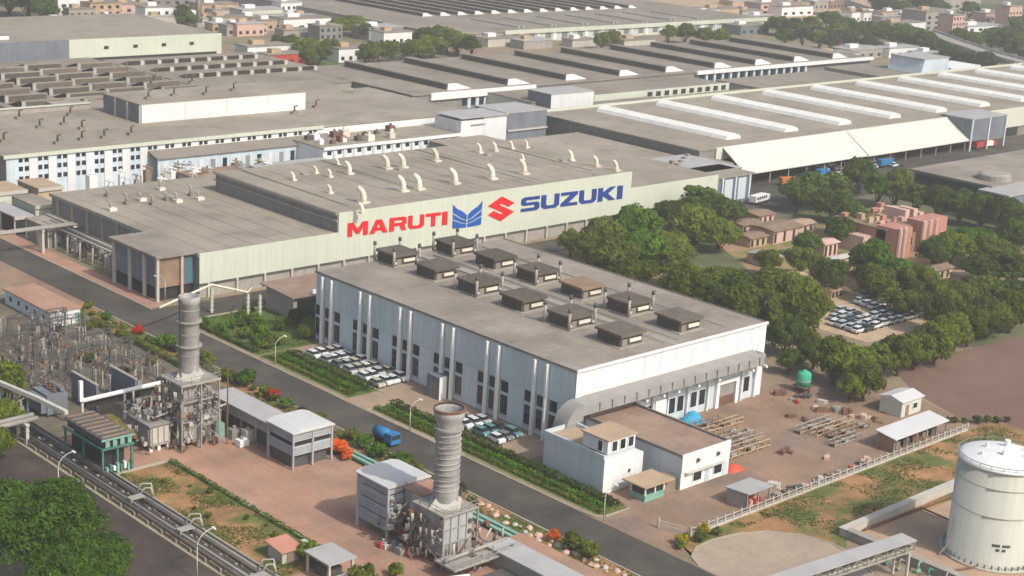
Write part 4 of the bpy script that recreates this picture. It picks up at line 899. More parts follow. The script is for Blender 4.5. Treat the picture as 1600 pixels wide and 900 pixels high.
MB().lathe(244,170.5,[(1.41,2.2),(1.45,2.4),(1.41,2.6)],24,0,False).build('band', 'greenpale', gt)
for a in range(6): MB().box(244+1.3*math.cos(a)-.15,244+1.3*math.cos(a)+.15,170.5+1.3*math.sin(a)-.15,170.5+1.3*math.sin(a)+.15,0,1.3).build('stand_leg', 'rust', gt)
MB().box(242.4,245.6,168.9,172.1,1.15,1.3).build('stand_top', 'rust', gt)
# steel stillage racks
def rack(x0, y0, lx, ly, h, m, label):
    t = thing('stillage_rack', label, 'rack', (x0,y0,0), 'steel stillage racks in the yard')
    nx = max(2, int(lx/1.6))
    for i in range(nx+1):
        x = x0+lx*i/nx
        for y in (y0, y0+ly): MB().box(x-.06,x+.06,y-.06,y+.06,0,h).build('post', m, t)
        MB().box(x-.05,x+.05,y0,y0+ly,h*.45,h*.45+.12).build('cross_bar', m, t)
    for z in (h*.3,h): 
        for y in (y0,y0+ly): MB().box(x0,x0+lx,y-.07,y+.07,z-.1,z+.03).build('rail', m, t)
    for i in range(nx):
        if (i*7+int(x0)) % 3: MB().box(x0+lx*i/nx+.15,x0+lx*(i+1)/nx-.15,y0+.15,y0+ly-.15,h*.3,h*(.45+.3*((i*5)%3)/3)).build('pallet_load', ('brownst','rust','concrete')[i%3], t)
RK = [(203,164.5,9,1.6,1.5),(206,161.8,9,1.6,1.4),(203,158.4,13,1.8,1.6),(200.5,155.5,14,1.7,1.7),(209,168,8,1.5,1.4),(224,156,11,1.6,1.2),(225.5,153.4,11,1.6,1.2),(227,150.8,11,1.6,1.2),(224,148.4,8,1.4,1.1),(213,166,7,1.4,1.3)]
for i,(x,y,lx,ly,h) in enumerate(RK):
    rack(x,y,lx,ly,h,('sand','brownst','concrete')[i%3], 'low '+('tan','brown','grey')[i%3]+' steel rack, '+('workshop side of the yard' if x < 216 else 'centre of the yard')+', row '+nth(i))
for i in range(46):
    if i < 22: p = P(1215+i*10.5+rng.uniform(-6,6), 612+i*3.6+rng.uniform(-6,8), 0)
    elif i < 34: p = Vector((195+ (i-22)*2.6+rng.uniform(-.6,.6), 140.6+rng.uniform(-.2,.7), 0))
    else: p = Vector((rng.uniform(200,236), rng.uniform(142,168), 0))
    s = rng.uniform(.4,1.1); mm = ('rust','brownst','concrete','red' if i % 2 else 'rust','greydk','pinklt','conc_lt')[i%7]
    mb = MB(); a = rng.random()*3; c_, s_ = math.cos(a), math.sin(a)
    for k in range(4):
        ox, oy = rng.uniform(-s,s), rng.uniform(-s,s); w_ = rng.uniform(.2,.6)*s
        pts = [(p.x+ox+c_*u-s_*v, p.y+oy+s_*u+c_*v) for u,v in ((-w_*1.8,-w_),(w_*1.8,-w_),(w_*1.8,w_),(-w_*1.8,w_))]
        mb.prism(pts, 0, rng.uniform(.3,1.0)*s)
    zone = 'along the tree edge of the yard' if i < 22 else 'along the yard fence' if i < 34 else 'out on the open yard'
    k0 = i if i < 22 else i-22 if i < 34 else i-34
    tag(mb.build('scrap_pile', mm), {'rust':'rusty','brownst':'brown','concrete':'grey','red':'red','greydk':'dark','pinklt':'pink','conc_lt':'pale'}[mm]+' scrap heap '+zone+', '+nth(k0)+' from the left' if i < 34 else {'rust':'rusty','brownst':'brown','concrete':'grey','red':'red','greydk':'dark','pinklt':'pink','conc_lt':'pale'}[mm]+' scrap heap '+zone+', '+nth(k0)+' listed', 'scrap', 'scrap heaps in the yard')
t = thing('orange_tarpaulin', 'crumpled orange tarpaulin beside the white workshop front', 'tarpaulin', (200.5,152.5,0))
mb = MB(); n = 10; vs=[]; fs=[]
for i in range(n+1):
    for j in range(n+1):
        u,v=i/n*2-1,j/n*2-1; vs.append((201+u*1.9,152.6+v*1.3,max(0,.7*(1-u*u)*(1-v*v))*(1+.5*math.sin(6*u+5*v))+.02))
for i in range(n):
    for j in range(n): a=i*(n+1)+j; fs.append((a,a+n+1,a+n+2,a+1))
mb.add(vs,fs).build('cover', mat('tarp_orange', (.62,.12,.07), var=.15), t)

# ================================================================== POWER PLANT: TWO TURBINE SETS WITH STACKS
def railing(parent, pts, z, h=1.1, m='grey'):
    for a, b in zip(pts[:-1], pts[1:]):
        L_ = math.hypot(b[0]-a[0], b[1]-a[1]); k = max(1, int(L_/1.5))
        for i in range(k): x, y = a[0]+(b[0]-a[0])*i/k, a[1]+(b[1]-a[1])*i/k; MB().cyl((x,y,z),(x,y,z+h),.045,n=4).build('rail_post', m, parent)
        for hh in (.55, h): MB().cyl((*a,z+hh),(*b,z+hh),.05,n=4).build('handrail', m, parent)
s1 = thing('exhaust_stack', 'tall slim grey exhaust stack with ring platforms on a steel casing by the switchyard', 'chimney', (133,213,0))
S1X, S1Y = 133.2, 214.6
MB().lathe(S1X,S1Y,[(1.66,12.9),(1.66,24.4),(1.78,24.5),(1.78,25.7),(1.5,25.7),(1.45,18)],24,0,False).build('shaft', 'stack', s1, True)
MB().lathe(S1X,S1Y,[(2.9,11.7),(2.5,12.1),(1.7,13.4)],4).build('transition', 'conc_lt', s1)
for z,r_ in ((17.2,2.15),(21.4,2.15)):
    MB().lathe(S1X,S1Y,[(1.75,z),(r_,z),(r_,z+.16),(1.75,z+.16)],20).build('ring_platform', 'concrete', s1)
for z in (15.6,19.2,23.4): MB().lathe(S1X,S1Y,[(1.7,z),(1.78,z),(1.78,z+.15),(1.7,z+.15)],20).build('stiffener', 'grey', s1)
MB().cyl((S1X-1.9,S1Y-.6,11.5),(S1X-1.9,S1Y-.6,25.4),.09,n=5).cyl((S1X-1.9,S1Y-.2,11.5),(S1X-1.9,S1Y-.2,25.4),.09,n=5).build('ladder', 'greydk', s1)
cs = MB().box(130.7,136.0,212.2,217.0,1.2,11.4).build('casing', 'stack', s1)
for z in (3.6,6.2,8.8): MB().box(130.5,136.2,212.0,217.2,z,z+.25).build('stiffener', 'grey', s1)
for x in (131.6,133.4,135.2): MB().box(x-.1,x+.1,211.95,212.2,1.2,11.4).build('stiffener', 'concrete', s1)
for z in (5.0,8.4): MB().box(129.8,136.9,211.3,217.8,z,z+.18).build('walkway', 'grey', s1); 
railing(s1, [(129.9,211.4),(136.8,211.4)], 5.18); railing(s1, [(129.9,217.7),(129.9,211.4),(136.8,211.4)], 8.58)
MB().box(129.6,137.2,211.1,218.0,11.4,11.7).build('top_platform', 'concrete', s1); railing(s1, [(129.7,217.9),(129.7,211.2),(137.1,211.2),(137.1,217.9)], 11.7)
for x in (130.4,133.4,136.4):
    for y in (212,217): MB().box(x-.25,x+.25,y-.25,y+.25,0,1.2).build('leg', 'conc_lt', s1)
MB().cyl((138.0,210.4,0),(138.0,210.4,13.5),.12,n=6).build('corner_mast', 'rust', s1)
aux = thing('turbine_skid', 'cluttered grey turbine skid with ducts left of the slim stack', 'machine', (126,218,0))
MB().box(125.6,129.4,214.2,222,1,4.6).build('enclosure', 'stack', aux); MB().box(125.2,129.6,213.8,222.4,4.6,4.85).build('top', 'grey', aux)
for i in range(5): MB().box(125.45,125.6,214.6+i*1.5,215.7+i*1.5,1.5,4.2).build('louvre_panel', 'grey', aux)
for i in range(3): MB().box(126+i*1.1,126.8+i*1.1,214.05,214.2,1.5,4.2).build('louvre_panel', 'conc_lt', aux)
for i in range(9): x,y=rng.uniform(126,129),rng.uniform(214.6,221.4); MB().box(x-.4,x+.4,y-.5,y+.5,4.85,4.85+rng.uniform(.5,2.2)).build('fitting', ('grey','conc_lt','rust','greydk')[i%4], aux)
for i in range(5): MB().tube([(129.6,213+i*1.7,2+i*.5),(130.1,213+i*1.7,2+i*.5),(130.1,213+i*1.7,7)], .18, 6).build('pipe', ('pipe','pipedk')[i%2], aux, True)
for x in (125.9,127.4,129.1): MB().box(x-.25,x+.25,214.4,214.9,0,1).box(x-.25,x+.25,221,221.5,0,1).build('leg', 'white', aux)
for i,(x,y,h,mm) in enumerate([(138.4,214,2.6,'greenpale'),(139.6,217,3.2,'grey'),(138.8,220,4.2,'stack'),(140.4,212,1.8,'grey'),(141.6,209.5,2.2,'conc_lt'),(139.6,208.4,1.2,'white'),(141.2,224,3.4,'grey'),(137,223,3,'stack')]):
    t = thing('plant_cabinet', ('pale green','grey','brown-grey','small grey','pale','white low','tall grey','boxy grey')[i]+' equipment cabinet on the paving beside the slim stack', 'cabinet', (x,y,0), 'equipment cabinets')
    MB().box(x-.9,x+.9,y-.8,y+.8,.15,h).build('cabinet', mm, t); MB().box(x-1,x+1,y-.9,y+.9,0,.15).build('plinth', 'concrete', t)
    MB().box(x-.7,x-.05,y-.84,y-.8,.4,h-.3).box(x+.05,x+.7,y-.84,y-.8,.4,h-.3).build('door', mm, t); MB().cyl((x,y,h),(x,y,h+.5),.3,n=8).build('cap', 'grey', t)
def clutter(parent, x0, x1, y0, y1, z0, z1, n):
    for i in range(n):
        x, y, z = rng.uniform(x0,x1), rng.uniform(y0,y1), rng.uniform(z0,z1); s = rng.uniform(.15,.5); mm = ('grey','conc_lt','rust','greydk','stack','pipe','brownst')[i%7]
        if i % 3 == 0: MB().box(x-s,x+s,y-s*.8,y+s*.8,z,z+s*1.5).build('fitting', mm, parent)
        elif i % 3 == 1: MB().cyl((x,y,z),(x+rng.choice((0,0,1.8)),y+rng.choice((0,2.2,0)),z+rng.choice((2.2,.3,.2))),.1+s*.2,n=6).build('pipe', mm, parent, True)
        else: MB().tube([(x,y,z),(x,y,z+1.0),(x-.5,y-.4,z+1.3),(x-.5,y-.4,z+.1)], .1+s*.15, 6).build('pipe_bend', mm, parent, True)
clutter(s1, 129.8,137.2,210.6,212.0,.2,10.5,40); clutter(s1, 128.8,130.4,211.4,217.6,.2,10.5,34); clutter(aux, 125.4,129.4,214.2,222.2,4.85,6.6,30); clutter(aux, 123.6,125.1,212,222,0.2,3.5,20); clutter(aux, 129.6,140,218.6,226,.1,4.5,40)
for x,y in ((129.8,211.3),(136.9,211.3),(129.8,217.6),(133.4,211.2)): MB().box(x-.12,x+.12,y-.12,y+.12,0,11.4).build('column', 'grey', s1)
for z in (1.5,5.2,8.6): MB().cyl((129.8,211.3,z),(133.4,211.2,z+3.2),.07,n=5).cyl((136.9,211.3,z),(133.4,211.2,z+3.2),.07,n=5).cyl((129.8,211.3,z),(129.8,217.6,z+3.2),.07,n=5).build('brace', 'concrete', s1)
# louvred filter house of the first set
fh = thing('filter_house', 'light grey two tier louvred filter house with chamfered roof on legs', 'building', (140,194.6,0))
def filter_house(t, x0, x1, y0, y1, tiers, zroof):
    for (za, zb) in tiers:
        b = MB().box(x0+.3,x1-.3,y0+.3,y1-.3,za,zb).build('louvre_box', 'louvre', t)
        n_ = int((zb-za)/.32)
        for i in range(n_):
            z = za+.1+i*.32
            MB().prismx([(y0+.05,z),(y0+.3,z+.12),(y0+.3,z+.22),(y0+.05,z+.06)], x0+.1, x1-.1).build('louvre', 'louvre', b)
            MB().prismy([(x0+.05,z),(x0+.05,z+.06),(x0+.3,z+.22),(x0+.3,z+.12)], y0+.3, y1-.1).build('louvre', 'louvre', b)
    MB().prismy([(x0-.2,zroof-.35),(x0-.2,zroof-.15),(x0+1.2,zroof+.25),(x1-1.2,zroof+.25),(x1+.2,zroof-.15),(x1+.2,zroof-.35)], y0-.25, y1+.2).build('roof', 'roofpale', t)
    for x in (x0+.15,(x0+x1)/2,x1-.15):
        for y in (y0+.15,y1-.15): MB().box(x-.16,x+.16,y-.16,y+.16,0,zroof-.4).build('leg', 'louvre', t)
filter_house(fh, 140.2, 148.2, 194.7, 202.0, [(2.3,3.9),(4.7,6.1)], 6.6)
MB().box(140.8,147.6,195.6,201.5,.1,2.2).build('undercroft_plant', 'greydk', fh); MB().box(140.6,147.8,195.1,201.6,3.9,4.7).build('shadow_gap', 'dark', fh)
lr = thing('plant_gallery', 'long pale flat roofed gallery behind the louvred filter house', 'building', (141,202.5,0))
MB().box(141.6,145.9,202.6,221,3.2,5.0).build('wall', 'stack', lr); MB().box(141.2,146.3,202.3,221.5,5.0,5.25).build('roof', 'roofgrey', lr)
for i in range(5): MB().box(141.6,141.9,203+i*4.4,203.3+i*4.4,0,3.2).build('leg', 'grey', lr)
MB().box(142.5,145,204,219,0,2.6).build('machine_box', 'greydk', lr)
for i in range(6): MB().box(141.5,141.6,203.6+i*2.9,205.8+i*2.9,3.5,4.7).build('panel', 'grey', lr)
# second set
s2 = thing('exhaust_stack', 'thick ribbed grey exhaust stack with flared brown mouth before the road', 'chimney', (139.8,156,0))
S2X, S2Y = 139.6, 156.5
MB().lathe(S2X,S2Y,[(1.85,8.9),(1.78,12),(1.78,20.4),(1.95,21.1),(2.2,21.6),(2.3,22.5),(2.1,22.6),(1.95,22.2),(1.7,20.6),(1.6,12)],28,0,False).build('shaft', 'stack', s2, True)
MB().lathe(S2X,S2Y,[(1.8,19.6),(2.15,19.65),(2.15,19.95),(1.8,20.0)],28,0,False).build('collar', 'grey', s2)
MB().lathe(S2X,S2Y,[(2.05,22.62),(2.36,22.5),(2.4,22.75),(2.08,22.8)],28,0,False).build('mouth_rim', 'rust', s2)
hx = []
for i in range(12*20+1):
    a = 2*math.pi*i/20; z = 10+10*i/240; hx.append((S2X+math.cos(a)*(1.82+.03*math.sin(i*.37)), S2Y+math.sin(a)*(1.82+.03*math.sin(i*.37)), z+.05*math.sin(i*.21)))
MB().tube(hx, .13, 5).build('helical_rib', 'stack', s2, True)
MB().lathe(S2X,S2Y,[(3.3,8.0),(2.8,8.4),(1.9,9.3)],4).build('transition', 'conc_lt', s2)
MB().box(136.8,142.2,153.4,159.4,1.5,7.9).build('casing', 'stack', s2)
MB().box(136.9,142.1,153.32,153.4,3.6,7.6).build('casing_panel', 'louvre', s2)
for z in (3.4,5.6,7.7): MB().box(136.6,142.4,153.2,159.6,z,z+.22).build('stiffener', 'grey', s2)
for x in (138,139.5,141): MB().box(x-.1,x+.1,153.16,153.4,1.5,7.9).build('stiffener', 'concrete', s2)
for z in (4.6,6.2): MB().cyl((141.6,153.0,z),(141.6,153.3,z),.3,n=10).build('port', 'greydk', s2)
MB().box(136.2,142.8,152.8,160.0,7.92,8.1).build('top_platform', 'concrete', s2); railing(s2, [(136.3,159.9),(136.3,152.9),(142.7,152.9),(142.7,159.9)], 8.1)
for x in (137.2,139.5,141.8):
    for y in (153.8,159): MB().box(x-.3,x+.3,y-.3,y+.3,0,1.5).build('leg', 'conc_lt', s2)
MB().cyl((134.4,150.2,3.0),(146.5,150.6,3.0),.28,n=10).build('gas_pipe', 'pipe', s2, True)
MB().cyl((133.6,148.6,1.2),(136.6,147.4,1.2),.3,n=10).build('gas_pipe', 'white', s2, True)
td = thing('turbine_duct', 'brown topped intake duct joining the filter house to the thick stack', 'duct', (138,160,0))
MB().box(138.6,143.4,160.3,164.4,3.4,8.0).build('duct', 'stack', td); MB().box(138.4,143.6,160.2,164.5,8.0,8.2).build('top', 'plaza', td)
railing(td, [(138.5,160.3),(138.5,164.4)], 8.2, .8)
for i in range(14): x,y=rng.uniform(136.6,138.4),rng.uniform(158,165); z=rng.uniform(.2,5.5); MB().box(x-.4,x+.4,y-.5,y+.5,z,z+rng.uniform(.4,1.2)).build('fitting', ('grey','conc_lt','red','greydk','rust')[i%5], td)
for i in range(6): MB().tube([(136.4,158.6+i,1+i*.6),(137.4,158.6+i,2+i*.7),(138.6,158.6+i,4+i*.4)], .2, 6).build('pipe', ('pipe','pipedk','conc_lt')[i%3], td, True)
for x in (139,143): MB().box(x-.2,x+.2,160.8,161.2,0,3.4).box(x-.2,x+.2,163.6,164,0,3.4).build('leg', 'grey', td)
f2 = thing('filter_house', 'tall dark grey louvred filter house with pale roof beside the thick stack', 'building', (136,164.5,0))
filter_house(f2, 135.6, 143.4, 164.6, 172.0, [(1.6,3.3),(3.6,5.2),(5.5,7.1),(7.4,8.4)], 8.9)
MB().box(135.75,135.85,170.2,171.4,7.4,8.4).build('opening', 'conc_lt', f2)
for i in range(10):
    x,y = rng.uniform(133.6,136),rng.uniform(158.5,166); s=rng.uniform(.3,.7)
    q = MB().box(x-s,x+s,y-s,y+s,0,s*1.8).cyl((x,y,s*1.8),(x,y,s*2.6),s*.4,n=8).tube([(x+s,y,s),(x+s+.5,y,s),(x+s+.7,y,0)], .1, 5).build('pump', ('red','grey','conc_lt','rust','grey')[i%5])
    tag(q, ('red','grey','pale','rusty','dull grey')[i%5]+' pump below the tall filter house, '+nth(i)+' placed', 'pump', 'pumps below the tall filter house')
clutter(td, 134.6,138.4,157.5,166,.1,6.5,44); clutter(s2, 135.5,136.7,153,160,.3,7.4,36); clutter(s2, 142.4,145.6,151,161,.2,5,50); clutter(s2, 136,147,148.2,152.2,.1,2.6,34)
for x,y in ((136.3,152.9),(142.7,152.9),(136.3,159.8)): MB().box(x-.12,x+.12,y-.12,y+.12,0,7.9).build('column', 'grey', s2)
for z in (.8,4.2): MB().cyl((136.3,152.9,z),(136.3,159.8,z+3.2),.07,n=5).cyl((136.3,159.8,z),(136.3,152.9,z+3.2),.07,n=5).build('brace', 'concrete', s2)
MB().box(134.2,147,147.8,152.2,2.2,2.4).build('lower_platform', 'concrete', s2); railing(s2, [(134.3,152.1),(134.3,147.9),(146.9,147.9)], 2.4)
# low flat building and green channel right of the thick stack
t = thing('low_plant_room', 'low pale roofed plant room with pink edge at the bottom of the picture', 'building', (143,120,0))
MB().box(143,149.4,118,150.5,0,2.6).build('wall', 'concrete', t); MB().box(142.6,147.2,117.6,150.9,2.6,2.9).build('roof', 'roofgrey', t); MB().box(147.25,149.8,117.6,150.9,2.6,2.86).build('roof_walk', 'plaza', t)
MB().box(130,142.4,126,147,0,.8).build('pit_wall', 'greydk', t)
gp = thing('green_pipe_channel', 'long green painted double pipe channel beside the road verge', 'pipe', (152,120,0))
for x in (151.2,152.4): MB().box(x-.35,x+.35,100,201,.35,.75).build('channel', 'greenpale', gp)
MB().box(151.62,151.98,100,201,.2,.5).build('gutter', 'green', gp)
for i in range(26): MB().box(150.7,152.9,101+i*4,101.4+i*4,0,.35).build('support', 'concrete', gp)
ht_ = thing('pump_hut', 'small open hut with grey square roof at the bottom edge', 'hut', (120.5,158,0))
MB().prism([(120.3,158.2),(125.1,158.2),(125.1,164),(120.3,164)], 3.0, 3.25).build('roof', 'roofgrey', ht_)
for x in (120.7,124.7):
    for y in (158.6,163.6): MB().box(x-.16,x+.16,y-.16,y+.16,0,3).build('post', 'conc_lt', ht_)
MB().box(120.8,124.6,158.5,158.6,0,1.0).build('parapet', 'white', ht_); MB().box(121.4,124,160,163,0,1.4).build('machine', 'greydk', ht_)
t = thing('red_roof_kiosk', 'small kiosk with salmon sloping roof next to the grass parcel', 'kiosk', (120,168,0))
MB().box(119.2,122.2,167.6,171.0,0,1.8).build('wall', 'conc_lt', t); MB().prismx([(167.2,1.8),(171.4,2.3),(171.4,2.45),(167.2,1.95)], 118.8,122.6).build('roof', mat('roof_salmon', (.52,.24,.17), var=.1), t)
MB().box(120,121,167.5,167.6,0,1.5).build('door', 'brownst', t)
t = thing('concrete_blocks', 'pale concrete block stack beside the salmon roofed kiosk', 'blocks', (124,169,0))
for x,y,z,s in ((123.6,169,0,1.2),(124.8,168.2,0,.9),(123.9,168.9,1.2,.8),(125.4,169.6,0,.7)): MB().box(x-s/2,x+s/2,y-s/2,y+s/2,z,z+s).build('block', 'conc_lt', t)

# ================================================================== SWITCHYARD, PIPE RACK, GREEN FRAME
gr = thing('green_frame_building', 'green steel framed cooler building with dark slatted roof beside the pipe rack', 'building', (114.6,209.5,0))
MB().box(115.0,119.6,210.2,222,4.6,6.0).build('upper_box', 'greydk', gr); MB().box(114.5,119.9,209.8,222.4,6.0,6.15).build('roof_frame', 'greydk', gr)
for i in range(15): MB().box(114.8,119.6,210.4+i*.8,210.75+i*.8,6.15,6.35).build('roof_slat', ('brownst','greydk')[i%2], gr)
MB().box(114.3,114.5,209.7,222.4,4.4,4.75).build('beam', 'green', gr); MB().box(114.3,120,209.5,209.7,4.4,4.75).build('beam', 'green', gr); MB().box(114.3,120,209.55,209.7,5.9,6.2).build('beam', 'greenpale', gr)
for i in range(4): MB().box(115+i*1.3,115.7+i*1.3,209.62,209.7,4.8,5.8).build('panel', 'greenpale', gr)
for x in (114.6,117.2,119.7):
    for y in (209.9,216,222): MB().box(x-.15,x+.15,y-.15,y+.15,0,4.5).build('column', 'green', gr)
MB().box(115.4,119,211,221.4,.1,3.8).build('plant_box', 'dark', gr); MB().box(119.9,121.2,211,217.4,5.2,5.35).build('side_walkway', 'greenpale', gr)
for i in range(4): MB().cyl((120.2+i*.3,210.8,5.3),(120.2+i*.3,218.4,6.4),.07,n=5).build('handrail', 'flower_yel', gr)
for i in range(8): x=115+i*.62; MB().box(x-.2,x+.2,209.0,209.6,.3+.3*(i%3),1.6+.4*(i%2)).build('fitting', ('greenpale','green','white')[i%3], gr)
cv = thing('cable_bridge', 'pale inclined cable bridge leading to the green frame', 'bridge', (108,226,0))
MB().tube([(112.2,240.5,7.2),(114.4,231,6.7),(115.6,223.4,6.3)], .5, 4).build('deck', 'conc_lt', cv)
for p_ in ((112.2,240.2),(113.8,233.5)): MB().box(p_[0]-.2,p_[0]+.2,p_[1]-.2,p_[1]+.2,0,6.6).build('leg', 'slate', cv)
pb = thing('pipe_bridge', 'pair of pale lagged pipes entering from the left edge over the lower road', 'pipe bridge', (100,230,0))
for yy,zz in ((229.6,3.9),(231.2,4.0)): MB().tube([(88,yy-1.6,zz),(113.6,yy,zz)], .42, 10).build('pipe', 'pipe', pb, True)
for x in (98.8,111.2): MB().box(x-.25,x+.25,228.4,228.9,0,3.4).box(x-.25,x+.25,231.6,232.1,0,3.4).box(x-.3,x+.3,228.2,232.3,3.3,3.58).build('support', 'conc_lt', pb)
pr = thing('ground_pipe_rack', 'long dark ground level pipe rack between the lower road and the grass parcel', 'pipe rack', (113,190,0))
for k,(x,r_,mm) in enumerate(((111.4,.28,'pipedk'),(112.2,.22,'pipe'),(112.75,.2,'greydk'),(114.1,.3,'pipedk'),(114.8,.22,'pipe'),(115.3,.18,'pipedk'))): MB().cyl((x,110,.85+.1*(k%2)),(x,240,.85+.1*(k%2)),r_,n=8).build('pipe', mm, pr, True)
for i in range(34): MB().box(110.9,115.7,112+i*3.9,112.35+i*3.9,0,.6).build('sleeper', 'concrete', pr)
for y in (163.8,182.6,196.5):
    MB().box(111.9,114.3,y,y+1.3,1.3,1.5).box(111.9,112.1,y,y+1.3,0,1.3).box(114.1,114.3,y,y+1.3,0,1.3).build('crossover', 'pipe', pr)
    MB().tube([(114.6,y+2,.9),(115.4,y+2,1.8),(116.2,y+1.6,1.8),(116.4,y+1.2,.6)], .18, 6).tube([(114.6,y+3,.9),(115.4,y+3,2.2),(116.6,y+2.2,2.2),(116.8,y+1.8,.4)], .16, 6).build('expansion_loop', 'pipe', pr, True)
pw = thing('power_transformer', 'blue-grey power transformer with radiator fins behind the cable bridge', 'transformer', (121.5,240,0))
MB().box(119.6,123.4,238,243.4,.4,4.0).build('body', 'slate', pw)
for i in range(10): MB().box(118.6,119.6,238.3+i*.5,238.5+i*.5,.8,3.6).build('radiator_fin', 'slate', pw)
for i in range(3): MB().lathe(121.5,239+i*1.7,[(.3,4),(.4,4.3),(.25,4.5),(.36,4.8),(.22,5),(.3,5.3),(.12,5.7)],10).build('bushing', 'rust', pw)
MB().cyl((122.6,238.2,4.6),(122.6,242.6,4.6),.45,n=10).build('conservator', 'slate', pw)
for i,(x,y) in enumerate(((127.5,238.5),(134.5,237.5))):
    t = thing('fire_wall', ['grey blast wall beside the power transformer','grey blast wall nearer the slim stack'][i], 'wall', (x,y,0)); MB().box(x-.2,x+.2,y-3.5,y+5.5,0,5.2).build('wall', 'slate', t); MB().box(x-.3,x+.3,y-3.6,y+5.6,5.2,5.4).build('coping', 'concrete', t)
bp = thing('bus_duct', 'white horizontal bus duct with upright end behind the plaza', 'duct', (124,232,0))
MB().tube([(121.8,230.2,5.0),(137.6,230.4,5.2)], .42, 8).build('duct', 'white', bp, True); MB().box(121.5,122.1,229.9,230.5,5,8.6).build('riser', 'white', bp)
for x in (122,130,136.8): MB().box(x-.2,x+.2,230,230.4,0,4.6).build('leg', 'conc_lt', bp)
MB().box(123,136.6,230.8,231.6,3.2,4.2).build('cable_tray', 'dark', bp)
def gantry(x0, x1, y, h, label):
    t = thing('gantry', label, 'gantry', (x0,y,0), 'switchyard gantries')
    for x in (x0, x1):
        for a, b in ((-.6,-.6),(.6,-.6),(.6,.6),(-.6,.6)): MB().cyl((x+a,y+b,0),(x+a*.4,y+b*.4,h),.06,n=4).build('leg', 'greydk', t)
        for k in range(6):
            z0_, z1_ = h*k/6, h*(k+1)/6; w0, w1 = .6-.36*k/6, .6-.36*(k+1)/6
            MB().cyl((x-w0,y-w0,z0_),(x+w1,y-w1,z1_),.045,n=4).cyl((x-w0,y+w0,z0_),(x-w1,y-w1,z1_),.06,n=4).build('brace', 'greydk', t)
    for dy in (-.3,.3): MB().cyl((x0,y+dy,h),(x1,y+dy,h),.06,n=4).cyl((x0,y+dy,h-.7),(x1,y+dy,h-.7),.08,n=4).build('beam', 'greydk', t)
    k = int((x1-x0)/1.1)
    for i in range(k): a, b = x0+(x1-x0)*i/k, x0+(x1-x0)*(i+1)/k; MB().cyl((a,y-.3,h if i%2 else h-.7),(b,y-.3,h-.7 if i%2 else h),.06,n=4).build('brace', 'greydk', t)
    for i in range(3): xx = x0+(x1-x0)*(i+.5)/3; MB().cyl((xx,y,h-.8),(xx,y,h-2.2),.14,.1,8).build('insulator', 'rust', t)
for i, y in enumerate((245,253,262,271,279)):
    gantry(119+i*1.1, 129.5+(i%2)*2, y, 5.0+(i%3)*.7, 'lattice gantry in the switchyard, lower bay, '+nth(i)+' from the transformer')
    gantry(134-(i%2), 145+(i%3)*.8, y+2.6, 4.6+(i%2)*.9, 'lattice gantry in the switchyard, road side bay, '+nth(i)+' from the slim stack')
for i in range(120):
    r_, c_ = i//12, i%12
    x, y = 117.5+c_*2.6+rng.uniform(-.8,.8), 242.5+r_*4.3+rng.uniform(-1.2,1.2)
    h = rng.uniform(1.4,3.4)
    t = thing('isolator_post', 'switchgear post, '+nth(r_)+' row from the transformer, '+nth(c_)+' from the left', 'insulator', (x,y,0), 'switchgear posts')
    MB().box(x-.14,x+.14,y-.14,y+.14,0,h).build('post', ('greydk','greydk','grey','concrete')[i%4], t)
    MB().lathe(x,y,[(.12,h),(.26,h+.15),(.14,h+.3),(.26,h+.45),(.14,h+.6),(.26,h+.75),(.12,h+.95)],8).build('insulator', 'rust' if i%2 else 'concrete', t)
    a_ = rng.random()*3.1; MB().cyl((x-.9*math.cos(a_),y-.9*math.sin(a_),h+.95),(x+.9*math.cos(a_),y+.9*math.sin(a_),h+1.1),.07,n=4).build('contact_arm', ('pipe','greydk')[i%2], t)
    if i % 3 == 0: MB().box(x-.5,x+.4,y-.4,y+.5,.1,1.3).build('drive_box', ('grey','brownst','slate')[i//3%3], t)
cw = thing('busbar_wires', 'thin conductor wires strung between the switchyard gantries', 'wires', (125,244,6))
for x in (121,123.5,126,128.5,135,138,141,143.5):
    for y0 in (245,253,262,271): MB().tube([(x,y0,4.8),(x,y0+4,4.2),(x,y0+8,4.8)], .04, 4).build('wire', 'greydk', cw)
for i in range(90):
    x, y = rng.uniform(117,147), rng.uniform(242,284); a_ = rng.random()*6.28; l_ = rng.uniform(1.5,4); z_ = rng.uniform(2.2,5)
    MB().tube([(x,y,z_),(x+math.cos(a_)*l_*.5,y+math.sin(a_)*l_*.5,z_-.5),(x+math.cos(a_)*l_,y+math.sin(a_)*l_,z_+rng.uniform(-1.6,.6))], .04, 4).build('wire', ('greydk','grey')[i%2], cw)
t = thing('relay_house', 'white relay house with salmon flat roof at the top of the switchyard', 'building', (143.5,278,0))
MB().box(143.8,150.4,284,304,0,3.1).build('wall', 'paleblue', t); MB().box(143.4,150.7,283.6,304.4,3.1,3.35).build('roof', 'plaza', t)
MB().box(143.8,150.4,283.85,284,0,3.0).build('front_wall', 'whitewall', t); MB().box(149.2,150.2,283.8,283.86,0,2.3).build('door', 'greenpale', t)
for i in range(5): win_x(t, 143.8, 286+i*3.6, 287.6+i*3.6, 1, 2.3)

